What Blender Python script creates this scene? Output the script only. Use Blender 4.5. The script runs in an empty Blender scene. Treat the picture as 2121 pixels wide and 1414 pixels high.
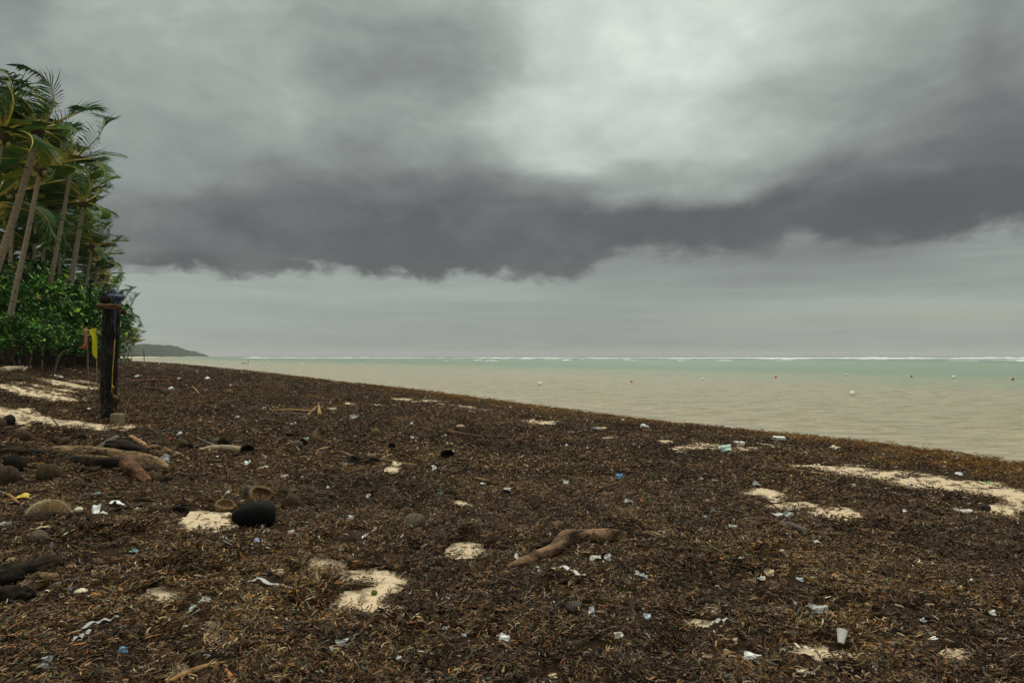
import bpy, math, random
import numpy as np
from mathutils import Vector, Matrix
random.seed(7); rng = np.random.default_rng(7)
S = bpy.context.scene
COL = S.collection
R = math.radians
F = 1414.0; CX = 1060.5; HV = 738.0; ZC = 2.35      # focal length in photo pixels, image centre, horizon row, eye height

# ------------------------------------------------------------------ camera
cam = bpy.data.cameras.new("camera"); cam_o = bpy.data.objects.new("camera", cam); COL.objects.link(cam_o)
cam.sensor_width = 36; cam.lens = 24; cam.shift_y = 31 / 2121
cam.clip_start = .05; cam.clip_end = 30000
cam_o.location = (0, 0, ZC); cam_o.rotation_euler = (R(90), 0, 0)
S.camera = cam_o

# ------------------------------------------------------------------ exposure, sun
S.view_settings.view_transform = 'Standard'; S.view_settings.look = 'None'
S.view_settings.exposure = 0.0; S.view_settings.gamma = 1.0; S.view_settings.use_curve_mapping = False
SUN_EL, SUN_AZ = 52, 14
sl = bpy.data.lights.new("sun", 'SUN'); sl.energy = 1.5; sl.angle = R(24); sl.color = (1, .93, .82)
so = bpy.data.objects.new("sun", sl); COL.objects.link(so)
sd = Vector((math.sin(R(SUN_AZ)) * math.cos(R(SUN_EL)), math.cos(R(SUN_AZ)) * math.cos(R(SUN_EL)), math.sin(R(SUN_EL))))
so.rotation_euler = sd.to_track_quat('Z', 'Y').to_euler(); so.location = (0, 0, 60)

# ------------------------------------------------------------------ world: storm clouds over a Nishita sky
W = bpy.data.worlds.new("World"); S.world = W; W.use_nodes = True
nt = W.node_tree; nt.nodes.clear()
class NT:
    def __init__(s, t): s.t = t
    def n(s, ty, **k):
        o = s.t.nodes.new(ty)
        for a, b in k.items(): setattr(o, a, b)
        return o
    def set(s, sock, v):
        if isinstance(v, bpy.types.NodeSocket): s.t.links.new(v, sock)
        else: sock.default_value = v
    def m(s, op, a, b=0.0, c=0.0, clamp=False):
        o = s.n('ShaderNodeMath', operation=op, use_clamp=clamp)
        for i, v in enumerate((a, b, c)): s.set(o.inputs[i], v)
        return o.outputs[0]
    def ramp(s, f, stops, interp='LINEAR'):
        o = s.n('ShaderNodeValToRGB'); o.color_ramp.interpolation = interp
        e = o.color_ramp.elements
        while len(e) < len(stops): e.new(.5)
        for i, (p, c) in enumerate(stops):
            e[i].position = p; e[i].color = (*c, 1) if not isinstance(c, float) else (c, c, c, 1)
        s.set(o.inputs[0], f); return o.outputs[0]
    def mixf(s, f, a, b):
        o = s.n('ShaderNodeMix', data_type='FLOAT'); s.set(o.inputs[0], f); s.set(o.inputs[2], a); s.set(o.inputs[3], b); return o.outputs[0]
    def mixc(s, f, a, b, mode='MIX'):
        o = s.n('ShaderNodeMix', data_type='RGBA', blend_type=mode); s.set(o.inputs[0], f)
        s.set(o.inputs[6], a if isinstance(a, bpy.types.NodeSocket) else (*a, 1)); s.set(o.inputs[7], b if isinstance(b, bpy.types.NodeSocket) else (*b, 1)); return o.outputs[2]
    def noise(s, vec, scale, detail=4, rough=.5, dist=0, out=0):
        o = s.n('ShaderNodeTexNoise'); s.set(o.inputs['Vector'], vec); o.inputs['Scale'].default_value = scale
        o.inputs['Detail'].default_value = detail; o.inputs['Roughness'].default_value = rough; o.inputs['Distortion'].default_value = dist
        return o.outputs[out]
    def mapr(s, v, a, b, c=0., d=1., ty='LINEAR'):
        o = s.n('ShaderNodeMapRange', interpolation_type=ty); s.set(o.inputs[0], v)
        for i, x in enumerate((a, b, c, d)): s.set(o.inputs[i + 1], x)
        return o.outputs[0]
    def mapping(s, v, sc, rot=(0, 0, 0)):
        o = s.n('ShaderNodeMapping'); s.set(o.inputs[0], v); o.inputs['Scale'].default_value = sc; o.inputs['Rotation'].default_value = rot; return o.outputs[0]
    def curve(s, x, pts):
        o = s.n('ShaderNodeFloatCurve'); c = o.mapping.curves[0]; o.mapping.use_clip = False
        pts = sorted(pts)
        while len(c.points) < len(pts): c.points.new(.5, .5)
        for p, (a, b) in zip(c.points, pts): p.location = (a, b); p.handle_type = 'AUTO_CLAMPED'
        o.mapping.update(); s.set(o.inputs['Value'], x); return o.outputs[0]
w = NT(nt)
tc = w.n('ShaderNodeTexCoord'); sep = w.n('ShaderNodeSeparateXYZ'); nt.links.new(tc.outputs['Generated'], sep.inputs[0])
X, Y, Z = sep.outputs
def az_of(u): return math.atan((u - CX) / F)
def el_of(u, v): return math.atan((HV - v) / F * math.cos(az_of(u)))
az = w.m('ARCTAN2', X, Y); el = w.m('ARCSINE', Z)
cv = w.n('ShaderNodeCombineXYZ')                              # cloud plane coordinates: flatten towards the horizon
nt.links.new(az, cv.inputs[0]); nt.links.new(w.m('MULTIPLY', el, 1.9), cv.inputs[1])
P0 = cv.outputs[0]
wn = w.noise(P0, 2.6, 5, .5, 0, 1); wsep = w.n('ShaderNodeSeparateColor'); nt.links.new(wn, wsep.inputs[0])
wn2 = w.noise(P0, 9, 6, .6, 0, 1); wsep2 = w.n('ShaderNodeSeparateColor'); nt.links.new(wn2, wsep2.inputs[0])
az2 = w.m('ADD', az, w.m('ADD', w.m('MULTIPLY', w.m('SUBTRACT', wsep.outputs[0], .5), .10), w.m('MULTIPLY', w.m('SUBTRACT', wsep2.outputs[0], .5), .07)))
el2 = w.m('ADD', el, w.m('ADD', w.m('MULTIPLY', w.m('SUBTRACT', wsep.outputs[1], .5), .05), w.m('MULTIPLY', w.m('SUBTRACT', wsep2.outputs[1], .5), .05)))
AZM = 1.3
def nx(u): return (az_of(u) + AZM) / (2 * AZM)
x01 = w.m('DIVIDE', w.m('ADD', az2, AZM), 2 * AZM, clamp=True)
x01r = w.m('DIVIDE', w.m('ADD', az, AZM), 2 * AZM, clamp=True)
US = [0, 150, 300, 450, 600, 750, 900, 1060, 1200, 1350, 1500, 1650, 1800, 1950, 2121]
deck = {   # photo row -> brightness (0..255) along the columns US
 0:   [112,150,168,172,165,160,166,180,198,206,198,185,175,168,145],
 80:  [130,162,172,168,160,152,148,166,200,208,202,186,172,162,148],
 160: [148,163,166,163,156,142,132,166,197,204,198,182,168,154,138],
 240: [148,158,160,160,158,150,160,186,198,192,176,170,155,142,128],
 320: [146,153,155,152,148,138,140,166,188,180,172,160,142,130,120],
 400: [142,148,146,138,122,114,112,122,136,152,152,128,112,108,102],
 460: [140,136,122,112,110,106,98,104,104,92,90,98,88,86,88],
 520: [124,118,110,104,104,102,96,98,104,94,90,96,88,88,92],
 580: [112,108,104,100,100,98,95,98,98,96,94,96,92,92,94]}
low = {
 470: [165,165,165,165,165,160,160,160,160,160,158,158,150,150,158],
 530: [165,165,162,160,160,158,158,152,140,134,128,126,122,138,152],
 580: [166,166,164,160,158,160,160,156,146,146,140,136,136,144,150],
 615: [163,166,164,164,166,164,162,162,152,150,152,150,148,148,150],
 640: [160,162,164,162,158,156,154,154,150,152,158,160,162,164,162],
 680: [160,162,163,160,156,152,150,149,149,150,152,154,155,157,156],
 738: [156,158,158,150,146,143,142,141,141,142,144,146,147,148,148]}
def grid(rows, elsock, xs, top, blendtop):
    ks = sorted(rows, reverse=True)                            # from the horizon up
    val = None; prev = None
    for k in ks:
        vals = rows[k]; mean = sum(vals) / len(vals) / 255
        pts = [(0, mean), (nx(-500), mean)] + [(nx(u), b / 255) for u, b in zip(US, vals)] + [(nx(2620), mean), (1, mean)]
        c = w.curve(xs, pts); e = el_of(1060, k)
        if val is None: val = c
        else: val = w.mixf(w.mapr(elsock, prev, e, 0, 1, 'SMOOTHSTEP'), val, c)
        prev = e
    return w.mixf(w.mapr(elsock, prev, prev + blendtop, 0, 1, 'SMOOTHSTEP'), val, top)
upper = grid(deck, el2, x01, 1.0, .75)
el3 = w.m('ADD', el, w.m('MULTIPLY', w.m('SUBTRACT', wsep2.outputs[2], .5), .014))
lower = grid(low, el3, x01r, .62, .2)
# ragged lower edge of the dark deck
edge = [(0,570),(150,570),(230,565),(350,560),(450,565),(560,578),(600,560),(700,563),(760,575),(850,578),(900,592),(935,574),(1000,572),(1060,576),(1150,584),(1185,580),(1235,556),(1290,522),(1360,514),(1450,520),(1560,522),(1620,512),(1655,488),(1700,502),(1800,502),(1900,490),(1960,498),(2000,488),(2050,470),(2121,474)]
epts = [(0, .3), (nx(-500), .3)] + [(nx(u), el_of(u, v) * 2) for u, v in edge] + [(nx(2620), .32), (1, .32)]
ee = w.m('DIVIDE', w.curve(w.m('ADD', x01r, w.m('MULTIPLY', w.m('SUBTRACT', wsep2.outputs[0], .5), .012)), epts), 2.0)
rag = w.noise(P0, 22, 7, .62, .4); rag2 = w.noise(P0, 7, 3, .5, .3)
ev = w.m('ADD', w.m('SUBTRACT', el, ee), w.m('ADD', w.m('MULTIPLY', w.m('SUBTRACT', rag, .5), .058), w.m('MULTIPLY', w.m('SUBTRACT', rag2, .5), .018)))
dmask = w.mixf(w.mapr(az, .05, .2), w.mapr(ev, -.007, .015, 0, 1, 'SMOOTHSTEP'), w.mapr(ev, -.018, .022, 0, 1, 'SMOOTHSTEP'))
# soft billows in the deck, thin horizontal streaks under it
bill = w.noise(P0, 5.5, 9, .55, .6); fine = w.noise(P0, 17, 7, .6, .3)
upper = w.m('ADD', w.m('ADD', w.m('MULTIPLY', upper, 1.14), -.078), w.m('ADD', w.m('MULTIPLY', w.m('SUBTRACT', bill, .5), .24), w.m('MULTIPLY', w.m('SUBTRACT', fine, .5), .11)))
stv = w.n('ShaderNodeCombineXYZ'); nt.links.new(w.m('MULTIPLY', az, 2.2), stv.inputs[0]); nt.links.new(w.m('MULTIPLY', el, 34), stv.inputs[1])
stre = w.noise(stv.outputs[0], 2.2, 5, .55, .3)
lower = w.m('ADD', lower, w.m('ADD', w.m('MULTIPLY', w.m('SUBTRACT', stre, .5), .11), w.m('MULTIPLY', w.m('SUBTRACT', fine, .5), .04)))
val = w.mixf(dmask, lower, upper)
tone = w.ramp(val, [(0, (.03,.032,.034)), (.36, (.104,.108,.108)), (.44, (.156,.162,.160)), (.56, (.258,.282,.266)), (.66, (.360,.405,.368)), (.80, (.590,.650,.590)), (.87, (.72,.78,.71)), (1, (1.75,1.80,1.62))])
# warm, slightly yellow gaps low on the right
warm = w.m('MULTIPLY', w.m('MULTIPLY', w.mapr(el, el_of(1900, 690), el_of(1900, 660), 0, 1, 'SMOOTHSTEP'), w.mapr(el, el_of(1900, 625), el_of(1900, 645), 0, 1, 'SMOOTHSTEP')), w.mapr(az, .15, .55, 0, .35))
tone = w.mixc(warm, tone, (.42, .43, .33))
sky = w.n('ShaderNodeTexSky', sky_type='NISHITA', sun_disc=False); sky.sun_elevation = R(SUN_EL); sky.sun_rotation = R(SUN_AZ)
vm = w.n('ShaderNodeVectorMath', operation='SCALE'); nt.links.new(tone, vm.inputs[0]); vm.inputs['Scale'].default_value = 10.0
mixs = w.mixc(.97, sky.outputs[0], vm.outputs[0])
# the ground side of the world: dull grey
mixs = w.mixc(w.mapr(Z, -.03, 0, 0, 1), (1.0, 1.0, .9), mixs)
bg = w.n('ShaderNodeBackground'); nt.links.new(mixs, bg.inputs[0]); bg.inputs[1].default_value = .1
wo = w.n('ShaderNodeOutputWorld'); nt.links.new(bg.outputs[0], wo.inputs[0])

# ------------------------------------------------------------------ numpy noise
_perm = rng.random((512, 512))
def vnoise(x, y):
    xi = np.floor(x).astype(np.int64); yi = np.floor(y).astype(np.int64); fx = x - xi; fy = y - yi
    fx = fx * fx * (3 - 2 * fx); fy = fy * fy * (3 - 2 * fy)
    a = _perm[xi & 511, yi & 511]; b = _perm[(xi + 1) & 511, yi & 511]; c = _perm[xi & 511, (yi + 1) & 511]; d = _perm[(xi + 1) & 511, (yi + 1) & 511]
    return (a * (1 - fx) + b * fx) * (1 - fy) + (c * (1 - fx) + d * fx) * fy
def fbm(x, y, s=1.0, o=4):
    r = 0; amp = .5; t = 0
    for i in range(o):
        r = r + amp * vnoise(x * s + 17.3 * i, y * s - 9.1 * i); t += amp; amp *= .5; s *= 2.03
    return r / t

# ------------------------------------------------------------------ the lie of the land
def sea_pt(u, v):
    y = ZC * F / (v - HV); return (u - CX) / F * y, y
shore_px = [(2121,968),(1925,935),(1735,912),(1450,887),(1302,868),(1150,848),(1020,831),(850,807),(700,791),(554,773),(471,764),(365,753.5),(299,748)]
sp = [sea_pt(*p) for p in shore_px]
dx = (sp[1][0] - sp[0][0]) / (sp[1][1] - sp[0][1])
sp = [(sp[0][0] - dx * 60, sp[0][1] - 60)] + sp + [((255 - CX) / F * 511, 511), ((262 - CX) / F * 950, 950), ((325 - CX) / F * 1700, 1700), ((446 - CX) / F * 2373, 2373), (-1350, 2480), (-3200, 2700), (-9000, 9000)]
SX = np.array([p[0] for p in sp]); SY = np.array([p[1] for p in sp])
def landd(x, y):                                             # distance inland of the waterline (negative at sea)
    return (np.interp(y, SY, SX) - x) * .885
ZD = np.array([(-400, -3), (-30, -1.2), (-6, -.35), (0, 0), (2.5, .20), (6, .42), (10, .60), (15, .74), (16.5, .80), (18.5, 1.10), (20.5, 1.6), (22.5, 2.10), (25, 2.5), (60, 3.2), (400, 4)], float)
def gz(x, y):
    x = np.asarray(x, float); y = np.asarray(y, float)
    d = landd(x, y); z = np.interp(d, ZD[:, 0], ZD[:, 1])
    k = np.clip(d / 3, 0, 1)
    return z + k * ((fbm(x, y, .33, 3) - .5) * .12 + (fbm(x + 50, y, .09, 2) - .5) * .16)
patches = [(425,1084,52,14),(968,1143,34,11),(1010,1149,18,6),(665,1170,20,12),(745,1197,42,9),(800,1202,38,9),(745,1250,60,15),(785,1222,32,5),(845,1262,15,5),(338,1243,38,12),(280,1256,22,4),
 (975,1085,22,5),(985,1292,16,6),(960,1045,14,3),(450,1330,18,12),(360,1392,26,12),(440,1300,16,7),(1585,1271,27,8),(1475,1262,14,5),(1440,1293,25,5),(1665,1345,36,6),(1735,1363,38,6),(1975,1362,26,8),(2010,1350,15,3),
 (1575,1022,38,6),(1605,1031,20,6),(1652,1046,34,5),(1735,1066,50,9),(1620,1052,30,4),(1770,1081,24,6),(1680,964,36,5),(1740,974,62,8),(1830,985,64,8),(1900,998,62,9),(1990,1010,52,8),(2070,1022,54,7),(2110,1035,34,8),(2085,1058,42,11),(2000,1060,22,4),
 (1490,927,48,5),(1540,931,30,4),(1570,945,20,4),(1465,920,38,3),(1410,931,20,4),(1385,914,22,3),(1265,907,16,3),(1130,876,30,4),(1100,870,24,3),(1000,850,34,3),(955,845,32,3),(900,832,28,3),(830,828,22,3),(780,839,22,3),(725,837,18,2.5),(1040,850,16,3),(1185,896,22,3),(1320,900,18,2.5),(1245,888,16,2.5),(920,838,20,2.5),(2045,1004,34,3),
 (110,806,88,12),(40,799,60,6),(140,824,46,7),(60,866,112,13),(130,876,86,9),(180,883,44,5),(265,882,40,5),(300,884,26,4),(10,858,44,9),(40,815,22,5),(1350,905,14,2),(1180,1330,16,4),(700,1175,18,6),(1300,1275,14,4),(560,1300,16,4),(905,1160,14,4),(690,848,14,2),(865,833,18,2),(60,852,50,5)]
_pr = random.Random(12)
patches += [(_pr.uniform(0, 2121), _pr.uniform(960, 1400), _pr.uniform(6, 16), _pr.uniform(1.5, 3.8)) for _ in range(46)]
PA = np.array(patches, float)
def pix(x, y, z):
    y = np.maximum(y, .3); return CX + F * x / y, HV + F * (ZC - z) / y
def sandmask(x, y, z):                                       # >0 where bare sand shows through the weed
    u, v = pix(x, y, z); m = np.full(np.shape(u), -9.0)
    n = (fbm(x, y, 1.6, 4) - .5) * 2.2 + (fbm(x, y * 1.6, 8, 3) - .5) * 2.6
    front = y > 1
    for (a, b, ra, rb) in PA:
        q = 1.1 - ((u - a) / ra) ** 2 - ((v - b) / (rb * (1.5 if b > 1060 else (1.35 if b > 960 or a < 330 else 1.05)) + 1.0)) ** 2
        m = np.maximum(m, q)
    m = np.where(front, m, -9)
    st = np.clip(fbm(x * .55 + y * .2, y * 1.9, .9, 4) - .50, 0, 1) * np.where(v < 1000, 9., 0.)
    return m * .9 + n * .75 + np.where(v > 1060, .32, 0) - st
mounds = [(400,1185,60,.05),(60,960,120,.04),(250,985,110,.02),(620,1245,80,.04),(520,1105,70,.03),(1300,1110,45,.04),(470,905,70,.05),(1190,1215,70,.04),(1800,1100,120,.04),(100,905,80,.06),(20,1210,120,.03),(860,1320,120,.03),(1500,1180,140,.03),(200,1115,90,.05)]
def base_hit(u, v, f):
    ys = np.concatenate([np.linspace(1.2, 30, 1500), np.linspace(30, 420, 2500)])
    xs = (u - CX) / F * ys; zr = ZC - (v - HV) / F * ys
    hit = np.nonzero(zr <= f(xs, ys))[0]
    i = hit[0] if len(hit) else len(ys) - 1
    return xs[i], ys[i]
MO = []
for (a, b, r_, h_) in mounds:
    mx, my = base_hit(a, b, gz); MO.append((mx, my, r_ * my / F, h_))
def math_(x, y):                                             # thickness of the weed carpet
    h = .026 + np.clip(fbm(x, y, .8, 3) - .42, 0, 1) * .14 + (fbm(x, y, 3.1, 3) - .5) * .06 + (fbm(x, y, 11, 2) - .5) * .03
    for (mx, my, r_, h_) in MO: h = h + h_ * np.exp(-((x - mx) ** 2 + (y - my) ** 2) / r_ ** 2)
    d = landd(x, y)
    return np.clip(h, .012, 1) * np.interp(np.hypot(x, y), [7, 18, 60], [1, .45, .3]) * np.clip((d + .6) / 1.2, .1, 1)
def gtop(x, y):
    g = gz(x, y); m = sandmask(x, y, g)
    return g + math_(np.asarray(x, float), np.asarray(y, float)) * np.clip((-m) * .9, 0, 1)
def G(u, v):
    x, y = base_hit(u, v, gtop); return Vector((float(x), float(y), float(gtop(np.array([x]), np.array([y]))[0])))

# ------------------------------------------------------------------ builders
def tag(o, label=None, cat=None, group=None, kind=None):
    if label: o['label'] = label
    if cat: o['category'] = cat
    if group: o['group'] = group
    if kind: o['kind'] = kind
    return o
def mesh(name, V, Fc, mat=None, parent=None, col=None, smooth=False, midx=None, mats=None):
    me = bpy.data.meshes.new(name); V = np.asarray(V, float)
    me.from_pydata(V.tolist() if len(V) < 200000 else V, [], Fc if isinstance(Fc, list) else np.asarray(Fc).tolist())
    if mats:
        for m_ in mats: me.materials.append(m_)
    elif mat: me.materials.append(mat)
    if midx is not None: me.polygons.foreach_set('material_index', np.asarray(midx, np.int32))
    if col is not None:
        a = me.color_attributes.new('Col', 'FLOAT_COLOR', 'POINT')
        c = np.ones((len(V), 4), np.float32); c[:, :3] = col; a.data.foreach_set('color', c.ravel())
    if smooth: me.polygons.foreach_set('use_smooth', np.ones(len(me.polygons), bool))
    me.update()
    o = bpy.data.objects.new(name, me); COL.objects.link(o)
    if parent: o.parent = parent
    return o
def empty(name, loc):
    o = bpy.data.objects.new(name, None); COL.objects.link(o); o.location = loc; o.empty_display_size = .2; return o
class MB:
    def __init__(s): s.V = []; s.F = []; s.C = []; s.n = 0
    def add(s, V, Fc, c=None):
        V = np.asarray(V, float); s.V.append(V); s.F += [[i + s.n for i in f] for f in Fc]; s.n += len(V)
        s.C.append(np.tile(np.asarray(c if c is not None else (1, 1, 1), float), (len(V), 1)) if np.ndim(c) < 2 else np.asarray(c))
    def build(s, name, mat, parent=None, col=False, smooth=False):
        return mesh(name, np.concatenate(s.V), s.F, mat, parent, np.concatenate(s.C) if col else None, smooth)
def spline(P, n):
    P = [Vector(p) for p in P]
    if len(P) == 2: return [P[0].lerp(P[1], i / (n - 1)) for i in range(n)]
    Q = [P[0] * 2 - P[1]] + P + [P[-1] * 2 - P[-2]]; out = []
    for i in range(n):
        t = i / (n - 1) * (len(P) - 1); k = min(int(t), len(P) - 2); f = t - k
        a, b, c, d = Q[k:k + 4]
        out.append(.5 * ((2 * b) + (c - a) * f + (2 * a - 5 * b + 4 * c - d) * f * f + (3 * b - a - 3 * c + d) * f ** 3))
    return out
def tube(P, Rr, seg=8, n=None, rough=0, seed=0, flat=1.0, caps=True, ridges=0):
    """tapered tube round a path; rough = relative surface unevenness"""
    n = n or max(2, len(P)); pts = spline(P, n); rs = np.interp(np.linspace(0, 1, n), np.linspace(0, 1, len(Rr)), Rr)
    rr = random.Random(seed); V = []; up = Vector((0, 0, 1)); ph = [rr.uniform(0, 6.3) for _ in range(8)]
    for i, p in enumerate(pts):
        t = (pts[min(i + 1, n - 1)] - pts[max(i - 1, 0)]).normalized()
        a = t.cross(up)
        if a.length < .05: a = t.cross(Vector((1, 0, 0)))
        a.normalize(); b = a.cross(t).normalized()
        for j in range(seg):
            th = 2 * math.pi * j / seg
            k = 1 + rough * ((fbm(np.array([i * .22 + seed]), np.array([j * 9.0 / seg if j <= seg / 2 else (seg - j) * 9.0 / seg]), .9, 3)[0] - .5) * 3.2 if rough > .1 and seg >= 10 else 0) + rough * (.5 * math.sin(th * 2 + ph[0] + i * .35) + .4 * math.sin(th * 3 + ph[1] - i * .22) + .35 * math.sin(th * ridges + ph[2] + i * .12) * (ridges > 0) + .3 * (rr.random() - .5))
            V.append(p + (a * math.cos(th) + b * math.sin(th) * flat) * rs[i] * k)
    Fc = [[i * seg + j, i * seg + (j + 1) % seg, (i + 1) * seg + (j + 1) % seg, (i + 1) * seg + j] for i in range(n - 1) for j in range(seg)]
    if caps:
        V.append(pts[0]); V.append(pts[-1]); c0 = len(V) - 2
        Fc += [[c0, (j + 1) % seg, j] for j in range(seg)] + [[c0 + 1, (n - 1) * seg + j, (n - 1) * seg + (j + 1) % seg] for j in range(seg)]
    return np.array([tuple(v) for v in V]), Fc
def sphere(r=(1, 1, 1), nu=14, nv=9, rough=0, seed=0, lobes=0):
    rr = random.Random(seed); ph = [rr.uniform(0, 6.3) for _ in range(6)]; V = [(0, 0, r[2])]
    for i in range(1, nv):
        a = math.pi * i / nv
        for j in range(nu):
            th = 2 * math.pi * j / nu
            k = 1 + rough * (math.sin(2 * th + ph[0] + a) + .7 * math.sin(3 * a + ph[1] + th) + .5 * math.sin(5 * th + ph[2] - 2 * a) + .5 * (rr.random() - .5)) + lobes * math.cos(3 * th) * math.sin(a)
            V.append((r[0] * k * math.sin(a) * math.cos(th), r[1] * k * math.sin(a) * math.sin(th), r[2] * k * math.cos(a)))
    V.append((0, 0, -r[2])); L = len(V) - 1
    Fc = [[0, 1 + j, 1 + (j + 1) % nu] for j in range(nu)]
    for i in range(nv - 2):
        for j in range(nu): Fc.append([1 + i * nu + j, 1 + (i + 1) * nu + j, 1 + (i + 1) * nu + (j + 1) % nu, 1 + i * nu + (j + 1) % nu])
    b = 1 + (nv - 2) * nu; Fc += [[L, b + (j + 1) % nu, b + j] for j in range(nu)]
    return np.array(V), Fc
def rotm(ex, ey, ez): return np.array((Matrix.Rotation(ez, 3, 'Z') @ Matrix.Rotation(ey, 3, 'Y') @ Matrix.Rotation(ex, 3, 'X')))

# ------------------------------------------------------------------ materials
def mat(name, rough=.8, spec=.3):
    m = bpy.data.materials.new(name); m.use_nodes = True; t = NT(m.node_tree)
    b = m.node_tree.nodes['Principled BSDF']; b.inputs['Roughness'].default_value = rough; b.inputs['Specular IOR Level'].default_value = spec
    return m, t, b
def bump(t, b, h, strength=.5, dist=.02):
    n = t.n('ShaderNodeBump'); n.inputs['Strength'].default_value = strength; n.inputs['Distance'].default_value = dist
    t.set(n.inputs['Height'], h); t.set(b.inputs['Normal'], n.outputs[0]); return n
def geo(t): return t.n('ShaderNodeNewGeometry').outputs['Position']
def objc(t): return t.n('ShaderNodeTexCoord').outputs['Object']
def orand(t): return t.n('ShaderNodeObjectInfo').outputs['Random']

m_sand, t, b = mat('sand', .95, .1)
p = geo(t); c = t.mixc(t.noise(p, .6, 5, .6), (.56, .43, .27), (.66, .53, .36))
c = t.mixc(t.mapr(t.noise(p, 14, 6, .75), .50, .66), c, (.27, .19, .11))
c = t.mixc(t.mapr(t.noise(p, 90, 4, .7), .60, .72), c, (.12, .08, .05)); t.set(b.inputs[0], c)
bump(t, b, t.m('ADD', t.noise(p, 9, 6, .6), t.m('MULTIPLY', t.noise(p, 70, 3, .6), .3)), .7, .03)

m_mat, t, b = mat('seaweed bed with crevice shade', .85, .1)
p = geo(t); c = t.ramp(t.noise(p, 26, 8, .8), [(.32, (.006,.004,.002)), (.50, (.045,.025,.012)), (.60, (.125,.072,.034)), (.70, (.26,.17,.09)), (.8, (.40,.30,.18))])  # brown weed bed; darkest tones paint the shade in crevices between strands
c = t.mixc(t.mapr(t.noise(p, .35, 4, .6), .4, .65), c, (.050, .029, .014))
t.set(b.inputs[0], c)
bump(t, b, t.m('ADD', t.noise(p, 18, 8, .75), t.m('MULTIPLY', t.noise(p, 3, 4, .6), 1.0)), 1.0, .07)

m_strand, t, b = mat('seaweed strands', .7, .15)
va = t.n('ShaderNodeVertexColor'); va.layer_name = 'Col'
f = t.mapr(orand(t), 0, 1, .55, 1.45); v_ = t.n('ShaderNodeVectorMath', operation='SCALE'); t.set(v_.inputs[0], va.outputs[0]); t.set(v_.inputs['Scale'], f)
p = geo(t); d_ = t.n('ShaderNodeVectorMath', operation='MULTIPLY'); t.set(d_.inputs[0], v_.outputs[0])
t.set(d_.inputs[1], t.ramp(t.noise(p, .55, 4, .6), [(.32, (.6,.58,.6)), (.5, (1., .98, .95)), (.7, (1.5, 1.45, 1.25))]))
t.set(b.inputs[0], d_.outputs[0])

def vcol_mat(name, rough, spec):
    m, t, b = mat(name, rough, spec); va = t.n('ShaderNodeVertexColor'); va.layer_name = 'Col'; t.set(b.inputs[0], va.outputs[0]); return m
m_v = vcol_mat('mixed scraps', .55, .3)

def wood(name, dark, light, thr=(.42, .62), scale=9, rough=.85, stretch=(1, 1, 1), bs=.8, crack=.8):
    m, t, b = mat(name, rough, .12); o = objc(t); mp = t.mapping(o, stretch)
    g = t.noise(mp, scale * 1.6, 9, .72, .5); g2 = t.noise(o, 5, 5, .6); g3 = t.noise(mp, scale * 5, 6, .75, .3)
    k = t.mapr(t.m('ADD', t.m('MULTIPLY', g, .6), t.m('MULTIPLY', g2, .4)), *thr)
    c = t.mixc(k, dark, light); c = t.mixc(t.mapr(g3, .53, .63, 0, crack), c, tuple(x * .22 for x in dark)); c = t.mixc(t.mapr(t.noise(o, 11, 5, .7), .58, .68, 0, .7), c, tuple(x * .5 for x in dark))
    t.set(b.inputs[0], c); bump(t, b, t.m('ADD', g, t.m('MULTIPLY', g3, -.7)), min(1, bs * 1.25), .018); return m
m_wood_tan = wood('weathered tan wood', (.022,.013,.007), (.34,.22,.11), (.42, .56), 9, stretch=(.10, 1.8, 2.4))
m_wood_main = wood('smooth brown driftwood', (.022,.013,.008), (.32,.19,.10), (.42, .58), 8, stretch=(.18, 1.4, 1.4), bs=.5)
m_wood_dark = wood('dark rotten wood', (.008,.006,.005), (.075,.046,.026), (.46, .62), 9, stretch=(.12, 1.8, 2.5))
m_wood_red = wood('red brown wood', (.04,.018,.010), (.19,.095,.05), (.42, .58), 9, stretch=(.15, 1.6, 2))
m_wood_grey = wood('grey worn wood', (.05,.042,.035), (.19,.16,.13), (.38, .62), 9, stretch=(.4, 1.6, 2))
m_wood_pale = wood('pale bleached wood', (.22,.16,.09), (.48,.38,.25), (.36, .58), 8, stretch=(.4, 1.6, 2))
m_bamboo = wood('yellow brown cane', (.20,.11,.04), (.42,.26,.11), (.38, .58), 6, bs=.2)
m_orange = wood('orange stick', (.35,.13,.04), (.62,.30,.12), (.38, .58), 6, bs=.2)
m_husk = wood('brown coconut fibre', (.025,.017,.010), (.12,.08,.042), (.36, .64), 16, stretch=(1, 1, .25))
m_husk_grey = wood('grey coconut fibre', (.05,.038,.028), (.19,.15,.105), (.36, .64), 14, stretch=(1, 1, .25))
m_husk_dark = wood('dark wet coconut fibre', (.006,.005,.004), (.040,.026,.017), (.40, .66), 14, stretch=(1, 1, .25))
m_husk_gold = wood('golden coconut fibre', (.06,.034,.015), (.30,.19,.085), (.34, .62), 18, stretch=(1, 1, .3))
m_black = wood('black wet lump', (.0025,.003,.0035), (.016,.010,.008), (.46, .74), 6, .75, bs=.35)
m_stone = wood('tan beach stone', (.20,.14,.085), (.42,.33,.22), (.36, .62), 9, bs=.4)
m_stone_dark = wood('dark beach stone', (.015,.013,.011), (.06,.048,.038), (.36, .62), 9, bs=.4)
m_concrete = wood('rough concrete', (.16,.12,.07), (.30,.24,.15), (.34, .62), 20, .95, bs=.8)
m_post = None
m_post, t, b = mat('tarred cracked palm log', .8, .25); o = objc(t)
g = t.noise(t.mapping(o, (9, 9, .55)), 2.2, 7, .7, .5); g2 = t.noise(t.mapping(o, (14, 14, .7)), 3, 6, .7)
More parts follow.
